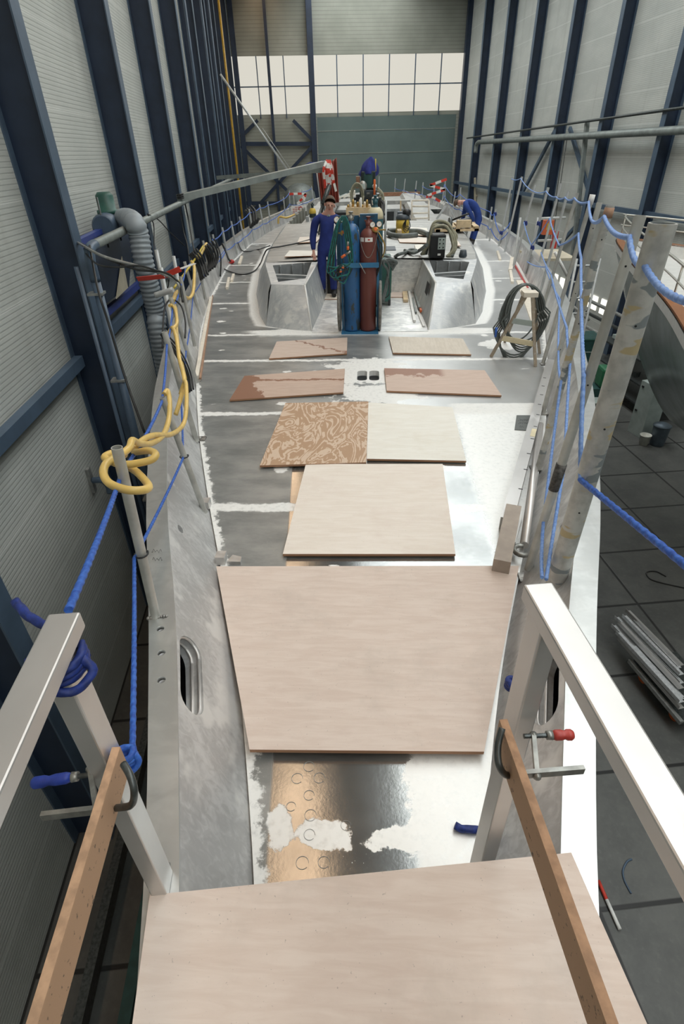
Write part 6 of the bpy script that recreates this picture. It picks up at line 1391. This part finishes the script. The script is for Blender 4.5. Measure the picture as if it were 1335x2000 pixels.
MB().box(V(((xa+xb)/2, b.y+.5, zt-.45)), (xb-xa+.03, 1.03, .03)).build('trim_strip', 'locker', t); MB().box(V(((xa+xb)/2, b.y+.5, zt-.03)), (xb-xa+.06, 1.06, .03)).build('lid', 'green_mach', t)
Yl = 17.0; c0, c1 = PY(1170, 760, Yl), PY(1199, 722, Yl)
t = thing('lathe', 'green lathe with a rounded cover on the hall floor between the cabinet and the locker', 'machine', V(((c0.x+c1.x)/2, Yl, FZ)))
MB().box(V(((c0.x+c1.x)/2, Yl+.3, (c0.z+c1.z)/2)), (c1.x-c0.x, .6, c1.z-c0.z)).build('cover', 'green_light', t, bevel=.08)
MB().box(V(((c0.x+c1.x)/2+.02, Yl-.008, (c0.z+c1.z)/2)), (.16, .012, .22)).build('label', 'white', t)
MB().box(V(((c0.x+c1.x)/2-.1, Yl+.3, (FZ+c0.z)/2)), (c1.x-c0.x+.5, .6, c0.z-FZ)).build('base', 'green_cab', t)
MB().box(V(((c0.x+c1.x)/2-.25, Yl-.35, c0.z-.25)), (.6, .5, .03)).build('tray', 'locker', t)
# racks of long pipes low on the right wall
for i, (z, d, mt, lab) in enumerate(((-3.5, 12.9, 'galv', 'uppermost long grey pipe on the low rack at the right wall'), (-3.9, 12.7, 'steel_dark', 'dark long pipe in the middle of the low rack at the right wall'), (-4.3, 12.4, 'galv', 'lowest long grey pipe on the low rack at the right wall'))):
    a, b = HALL(d, 14, z), HALL(d, 24, z); tag(MB().tube([a, b], .07, 10).build('long_pipe', mt, None, a), lab, 'pipe', 'pipes racked at the right wall')
t = thing('storage_rack', 'dark storage rack full of clutter behind the locker', 'rack', HALL(11.2, 16.5, FZ))
mb = MB()
for s_ in (15.2, 17, 18.8):
    for d_ in (11, 12.2): mb.box(HALL(d_, s_, FZ+.9), (.08, .08, 1.8))
for z in (.4, 1.0, 1.7): mb.box(HALL(11.6, 17, FZ+z), (1.3, 3.8, .05), (NX, AX, V((0, 0, 1))))
mb.build('frame', 'steel_dark', t)
random.seed(5)
for i in range(14):
    c = HALL(random.uniform(11.1, 12.1), random.uniform(15.3, 18.7), FZ+random.choice((.5, 1.1, 1.8))+random.uniform(0, .1)); s_ = random.uniform(.08, .3)
    o = MB().box(c, (s_, s_*random.uniform(.5, 2), random.uniform(.06, .2)), (V((math.cos(i), math.sin(i), 0)), V((-math.sin(i), math.cos(i), 0)), V((0, 0, 1)))).build('stored_part', random.choice(('steel_dark', 'steel', 'rust', 'locker', 'slate')), None, c-V((0, 0, .05))); tag(o, 'small metal part lying in the dark storage rack behind the locker', 'part', 'clutter in the storage rack')
# aluminium offcuts on a low trolley
t = thing('platform_trolley', 'low dark trolley with a pale edge carrying the aluminium offcuts on the hall floor', 'trolley', PZ(1240, 1320, FZ))
zT = FZ+.30
A, B = PZ(1228, 1290, zT), PZ(1330, 1412, zT); u = (B-A).normalized(); n = V((u.y, -u.x, 0)); n = n if n.x > 0 else -n
MB().box((A+B)/2+n*.45-V((0, 0, .03)), ((B-A).length, .9, .05), (u, n, V((0, 0, 1)))).build('deck', 'steel_dark', t)
MB().bar(A, B, .06, .07).build('edge', 'galv', t)
for q_ in (A.lerp(B, .2)+n*.15, A.lerp(B, .8)+n*.15, A.lerp(B, .2)+n*.75, A.lerp(B, .8)+n*.75): MB().lathe(q_+V((0, 0, -.19))-n*.03, [(.09, 0), (.09, .06)], 18, 0, n).build('wheel', 'orange', t)
tips = [((1225, 1193), (1330, 1300)), ((1218, 1203), (1330, 1318)), ((1203, 1206), (1330, 1335)), ((1210, 1216), (1330, 1345)), ((1197, 1222), (1330, 1362)), ((1206, 1236), (1330, 1372)), ((1209, 1247), (1330, 1384)), ((1240, 1215), (1325, 1305)), ((1236, 1262), (1330, 1366))]
for i, (a, b) in enumerate(tips):
    z = zT+.06+.03*((i*4) % 7); A, B = PZ(*a, z), PZ(*b, z); u = (B-A).normalized(); y = V((u.y, -u.x, 0))
    mb = MB().bar(A, B, .10, .006).bar(A+y*.05+V((0, 0, .03)), B+y*.05+V((0, 0, .03)), .006, .07)
    tag(mb.build('aluminium_angle', 'scrap' if i % 3 else 'alu_new', None, A), ['topmost long bright angle profile in the pile of offcuts', 'bright angle profile second from the top of the offcut pile', 'wide angle profile with its tip farthest left in the upper pile', 'angle profile just under the farthest-left upper tip', 'white pointed profile at the left tip of the offcut pile', 'angle profile under the white pointed one', 'lowest long profile sticking out of the left side of the pile', 'short profile lying across the far end of the pile', 'short profile low on the near side of the pile'][i], 'profile', 'aluminium offcuts on the trolley')
pts = catmull([PZ(1232, 1745, FZ+.01), PZ(1219, 1720, FZ+.01), PZ(1216, 1700, FZ+.01), PZ(1224, 1683, FZ+.01), PZ(1233, 1678, FZ+.01)], 6); tag(MB().tube(pts, .012, 8).build('floor_cable', 'steel_slate', None, pts[0]), 'curved grey cable lying on the hall floor at lower right', 'cable')
pts = catmull([PZ(1335, 1148, FZ+.01), PZ(1290, 1138, FZ+.01), PZ(1268, 1130, FZ+.01), PZ(1262, 1118, FZ+.01), PZ(1280, 1116, FZ+.01), PZ(1300, 1126, FZ+.01)], 6); tag(MB().tube(pts, .012, 8).build('floor_cable', 'black', None, pts[0]), 'faint black cable loop on the hall floor above the offcuts', 'cable')
t = thing('marker_stick', 'thin red and white stick on the hall floor below the bow', 'stick', PZ(1168, 1720, FZ)); A, B, C_ = PZ(1168, 1720, FZ+.03), PZ(1184, 1757, FZ+.03), PZ(1210, 1815, FZ+.03)
MB().tube([A, B], .022, 8).build('red_half', 'tape_red', t); MB().tube([B, C_], .022, 8).build('white_half', 'white', t)
# first aid board and scaffold by the right rail
Yb = 12.6
c0, c1 = PY(1058, 459, Yb), PY(1083, 430, Yb); cx, cz = (c0.x+c1.x)/2, (c0.z+c1.z)/2
t = thing('first_aid_box', 'orange-red first aid box with a blue cross on a yellow square, on the scaffold rail', 'first aid box', V((cx, Yb, c0.z)))
MB().box((cx, Yb+.06, cz), (c1.x-c0.x, .12, c1.z-c0.z)).build('box', 'firstaid', t, bevel=.01)
w_ = (c1.x-c0.x); MB().box((cx+.01, Yb-.004, cz+.02), (w_*.48, .008, w_*.58)).build('sign', 'yellow', t)
MB().box((cx+.01, Yb-.010, cz+.02), (w_*.30, .006, w_*.10)).box((cx+.01, Yb-.010, cz+.02), (w_*.10, .006, w_*.32)).build('cross', 'blue_plastic', t)
c = PY(1082, 468, Yb); tag(MB().box(c, (.10, .10, .32)).build('extinguisher_box', 'red', None, c-V((0, 0, .16))), 'small red box hanging below the first aid box', 'box')
def sc_tube(a, b, lab, r=.024, mat='alu_far', Y_=None, cat='scaffold tube', grp='scaffold at the right rail'):
    return tag(MB().tube([a, b], r, 10).build('scaffold_tube', mat, None, a if a.z < b.z else b), lab, cat, grp)
for (p_, q_, lab) in (((1052, 427), (1104, 425), 'horizontal scaffold tube above the first aid box'), ((1050, 470), (1100, 468), 'horizontal scaffold tube below the first aid box')): sc_tube(PY(*p_, Yb), PY(*q_, Yb), lab)
for (x, y0, lab) in ((1050, 425, 'upright scaffold tube left of the first aid box'), (1016, 425, 'upright scaffold tube far left of the first aid box')):
    a = PY(x, y0, Yb+.1); sc_tube(V((a.x, a.y, FZ)), a, lab)
Yc = 14.2
for (x, y0, y1, lab) in ((1043, 478, 512, 'first'), ):
    a, b = PY(1012, 492, Yc), PY(1072, 484, Yc)
    o = MB().box(V(((a.x+b.x)/2, Yc+.6, a.z-.15)), (b.x-a.x, 1.2, .32)).build('scaffold_platform', 'channel', None, V((a.x, Yc, a.z-.3))); tag(o, 'grey scaffold platform outside the right rail', 'platform')
a, b = PY(1040, 508, 12.2), PY(1122, 520, 12.2); o = MB().box(V(((a.x+b.x)/2, 12.8, a.z)), (b.x-a.x, 1.2, .05)).build('scaffold_board', 'paint_tan', None, V((a.x, 12.2, a.z))); tag(o, 'tan scaffold board outside the right rail', 'board')
for (p_, q_, lab) in (((1083, 492), (1112, 548), 'slanting pale brace of the scaffold'), ((1060, 550), (1150, 625), 'long slanting tube low on the scaffold')): sc_tube(PY(*p_, 12.0), PY(*q_, 12.0), lab, .03, 'white')
L_ = thing('access_ladder', 'zinc ladder with wide rungs on the scaffold outside the right rail', 'ladder', V((PY(1128, 690, 11.6).x, 11.6, FZ)))
xl, xr = PY(1107, 600, 11.6).x, PY(1150, 600, 11.6).x
for x in (xl, xr): MB().tube([V((x, 11.6, FZ)), V((x, 11.6, PY(1150, 505, 11.6).z))], .025, 10).build('rail', 'alu_far', L_)
zt_ = PY(1130, 519, 11.6).z
for i in range(12):
    z = zt_-.30*i
    if z > FZ+.2: MB().tube([V((xl, 11.6, z)), V((xr, 11.6, z))], .020, 8).build('rung', 'alu_far', L_)
t = thing('stair_frame', 'cream coloured stair frame by the wall right of the big door', 'stairs', PE(932, 390, 44))
mb = MB()
for x in (927, 946): mb.bar(PE(x, 347, 44), PE(x, 420, 44), .12, .12, AX)
mb.bar(PE(927, 382, 44), PE(955, 380, 44), .1, .2, AX); mb.bar(PE(927, 390, 44), PE(948, 347, 44), .06, .06, AX); mb.build('frame', 'paint_tan', t)
# clutter on the aft deck
def aft(name, lab, cat, Y_, x0, x1, y0, y1, d, mat, grp=None):
    a, b = PY(x0, y1, Y_), PY(x1, y0, Y_); o = MB().box(V(((a.x+b.x)/2, Y_+d/2, (a.z+b.z)/2)), (b.x-a.x, d, b.z-a.z)).build(name, mat, None, V(((a.x+b.x)/2, Y_, a.z))); return tag(o, lab, cat, grp)
t = thing('warning_sign', 'white sign board with small red lettering on the aft left rail', 'sign', PY(584, 413, 21))
a, b = PY(569, 413, 21), PY(598, 401, 21); MB().box(V(((a.x+b.x)/2, 21, (a.z+b.z)/2)), (b.x-a.x, .03, b.z-a.z)).build('board', 'white', t)
mb = MB()
for i in range(4):
    for j in range(5):
        if (i+j) % 4: mb.box(V((a.x+.08+.085*j, 20.98, b.z-.05-.055*i)), (.06, .006, .018))
mb.tube([V((b.x-.2+.055*math.cos(q_), 20.98, b.z-.09+.055*math.sin(q_))) for q_ in [i*.5 for i in range(14)]], .01, 6)
mb.build('lettering', 'red', t)
cyl('gas_cylinder', 'small dark green gas cylinder with a yellow band on the aft left deck', PY(611, 433, 18.2).x, 18.2, ZR, .10, PY(611, 405, 18.2).z-ZR, 'cyl_dark', 'cyl_dark', 'yellow', grp='gas cylinders')
t = thing('tube_gate', 'small tubular gate frame standing behind the coachroof', 'gate', PY(820, 432, 17.4))
mb = MB()
for p_, q_ in (((804, 392), (804, 432)), ((837, 391), (837, 432)), ((804, 392), (837, 391)), ((804, 403), (837, 403)), ((804, 417), (837, 416)), ((804, 427), (837, 426))): mb.tube([PY(*p_, 17.4), PY(*q_, 17.4)], .022, 8)
mb.build('frame', 'timber_pale', t)
for (p_, q_, lab, w_) in (((782, 392), (782, 414), 'upright pine batten in the aft cockpit', .08), ((870, 402), (852, 428), 'slanting grey plank at the right aft coaming', .10), ((876, 404), (888, 425), 'slanting pale plank beside the bent worker', .06)):
    tag(MB().bar(PY(*p_, 18.5), PY(*q_, 18.5), w_, w_*.5).build('plank', 'timber' if w_ == .08 else 'alu_far', None, PY(*q_, 18.5)), lab, 'plank')
for i in range(9):
    x = 664+4.5*i; a, b = PY(x-8, 388-i*.4, 23+.1*i), PY(x+14, 379-i*.2, 24+.1*i)
    tag(MB().bar(a, b, .10, .05).build('slat', 'timber_pale' if i % 2 else 'channel', None, a), 'strip stacked on the aft deck beside the tool stack, %s from the left' % ['first', 'second', 'third', 'fourth', 'fifth', 'sixth', 'seventh', 'eighth', 'ninth'][i], 'slat', 'strips stacked on the aft deck')
aft('aft_box', 'pale box on the strips left of the tool stack', 'box', 23, 682, 693, 373, 382, .4, 'timber_pale')
aft('dark_crate', 'dark crate beside the yellow vacuum behind the coachroof', 'crate', 17.0, 776, 800, 414, 424, .3, 'slate')
# zigzag barrier tape at the aft right and left rails
def ztape(pts, Y_, lab, w_=.07):
    mb = MB(); k_ = 0
    for a, b in zip(pts, pts[1:]):
        A, B = PY(*a, Y_), PY(*b, Y_); n_ = max(2, int((B-A).length/.14))
        for i in range(n_): mb.bar(A.lerp(B, i/n_), A.lerp(B, (i+1)/n_), .012, w_, V((0, 0, 1)), k_ % 2); k_ += 1
    return tag(mb.build('barrier_tape', ['tape_red', 'tape_white'], None, PY(*pts[0], Y_)), lab, 'barrier tape')
ztape([(872, 350), (839, 362), (869, 370), (834, 382), (833, 392)], 20, 'zigzag red and white tape between the tall stanchions at the aft right')
ztape([(835, 382), (850, 388), (868, 399)], 20.1, 'lower run of red and white tape at the aft right')
ztape([(565, 379), (597, 378), (590, 388), (580, 398)], 21.2, 'red and white tape on the aft left stanchions')
ztape([(597, 378), (593, 392)], 21.3, 'short hanging end of red and white tape at the aft left')
a = PE(585, 375, SE-.5); tag(MB().lathe(a-V((0, 0, 1.6)), [(1.25, 0), (1.3, .9), (1.15, 1.6), (.8, 2.0), (.3, 2.2)], 24).build('dust_hood', 'channel', None, a-V((0, 0, 1.6))), 'faint grey rounded hood in front of the braced far bay', 'hood')
# ================================================================ THE OTHER YACHT AT THE RIGHT
Tp = PY(1206, 464, 15.0); zt = Tp.z
R1 = PZ(1300, 592, zt); R2 = PZ(1352, 676, zt); F1 = PZ(1300, 476, zt)
oy = thing('moored_yacht', 'finished grey yacht with varnished teak rail, bow in view at the right edge', 'yacht', V((Tp.x+2, Tp.y-1, FZ)))
near = catmull([Tp, Tp.lerp(R1, .12)+V((-.12, -.05, 0)), Tp.lerp(R1, .5)+V((-.10, 0, 0)), R1, R2], 8)
ax2 = ((R1-Tp).normalized()*1.25+(F1-Tp).normalized()).normalized()
sd2 = V((-ax2.y, ax2.x, 0))
if (R1-Tp).dot(sd2) > 0: sd2 = -sd2                     # points to the far side
def mirror(p): return p + sd2*(-2*(p-Tp).dot(sd2))
farr = [mirror(p) for p in near]
# stem and keel line : where the sight lines cross the centre plane
ste = [(0.0, zt-.1)]
for (x, y) in ((1229, 530), (1236, 575), (1247, 625), (1260, 680), (1280, 750), (1300, 815)):
    r = ray(x, y); tt = (Tp-CC).dot(sd2)/r.dot(sd2); p = CC+r*tt; ste.append(((p-Tp).dot(ax2), p.z))
ste = sorted(ste)
def keelz(t_):
    if t_ <= 0: return ste[0][1]
    for a, b in zip(ste, ste[1:]):
        if t_ <= b[0]: return a[1]+(b[1]-a[1])*(t_-a[0])/max(1e-6, b[0]-a[0])
    return ste[-1][1]
def cen(p): return Tp+ax2*((p-Tp).dot(ax2))
def inn(p, w_):
    d = cen(p)-p; L = d.length; return p+(d.normalized()*min(w_, L*.9) if L > 1e-6 else V((0, 0, 0)))
for side in (near, farr):
    MB().loft([[p+V((0, 0, .03)), inn(p, .17)+V((0, 0, .03)), inn(p, .17), p] for p in side], 0, False, True).build('teak_rail', 'teak', oy)
    MB().loft([[p+(p-inn(p, .02)), p+(p-inn(p, .02))-V((0, 0, .12))] for p in side], 0, True).build('white_strake', 'gelcoat', oy)
    rows = []
    for p in side:
        c = cen(p); t_ = (p-Tp).dot(ax2); zk = max(FZ+.8, keelz(t_)); r_ = []
        for j in range(13):
            v_ = j/12; q_ = p.lerp(c, v_**1.5); r_.append(V((q_.x, q_.y, zt-.10-(zt-.10-zk)*(1-(1-v_)**1.1))))
        rows.append(r_)
    MB().loft(rows, 0, True).build('hull_side', 'yacht_grey', oy)
    MB().loft([[inn(p, .17)+V((0, 0, .03)), inn(p, .17)-V((0, 0, .3))] for p in side]).build('inner_bulwark', 'gelcoat', oy)
MB().loft([[inn(p, .17)-V((0, 0, .22)), cen(p)-V((0, 0, .18)), inn(q_, .17)-V((0, 0, .22))] for p, q_ in zip(near, farr)]).build('deck', 'gelcoat', oy)
def rl(p): return inn(p, .08)
for hh, r_ in ((.50, .020), (.28, .014)):
    MB().tube([rl(p)+V((0, 0, hh)) for p in near[::-1]] + [rl(p)+V((0, 0, hh)) for p in farr[1:]], r_, 10).build('guard_rail', 'stainless', oy)
for p in (near[3], near[13], near[24], farr[6], farr[16], farr[26]): MB().tube([rl(p)+V((0, 0, .03)), rl(p)+V((0, 0, .50))], .016, 8).build('rail_post', 'stainless', oy)
c = cen(near[26])+V((0, 0, -.02)); MB().box(c, (.9, 1.0, .28)).build('pink_cover', 'pink', oy, bevel=.05)
c = cen(near[-1]); MB().box(V((c.x, c.y, FZ+.5)), (.6, .6, .9)).build('keel_block', 'timber', oy)
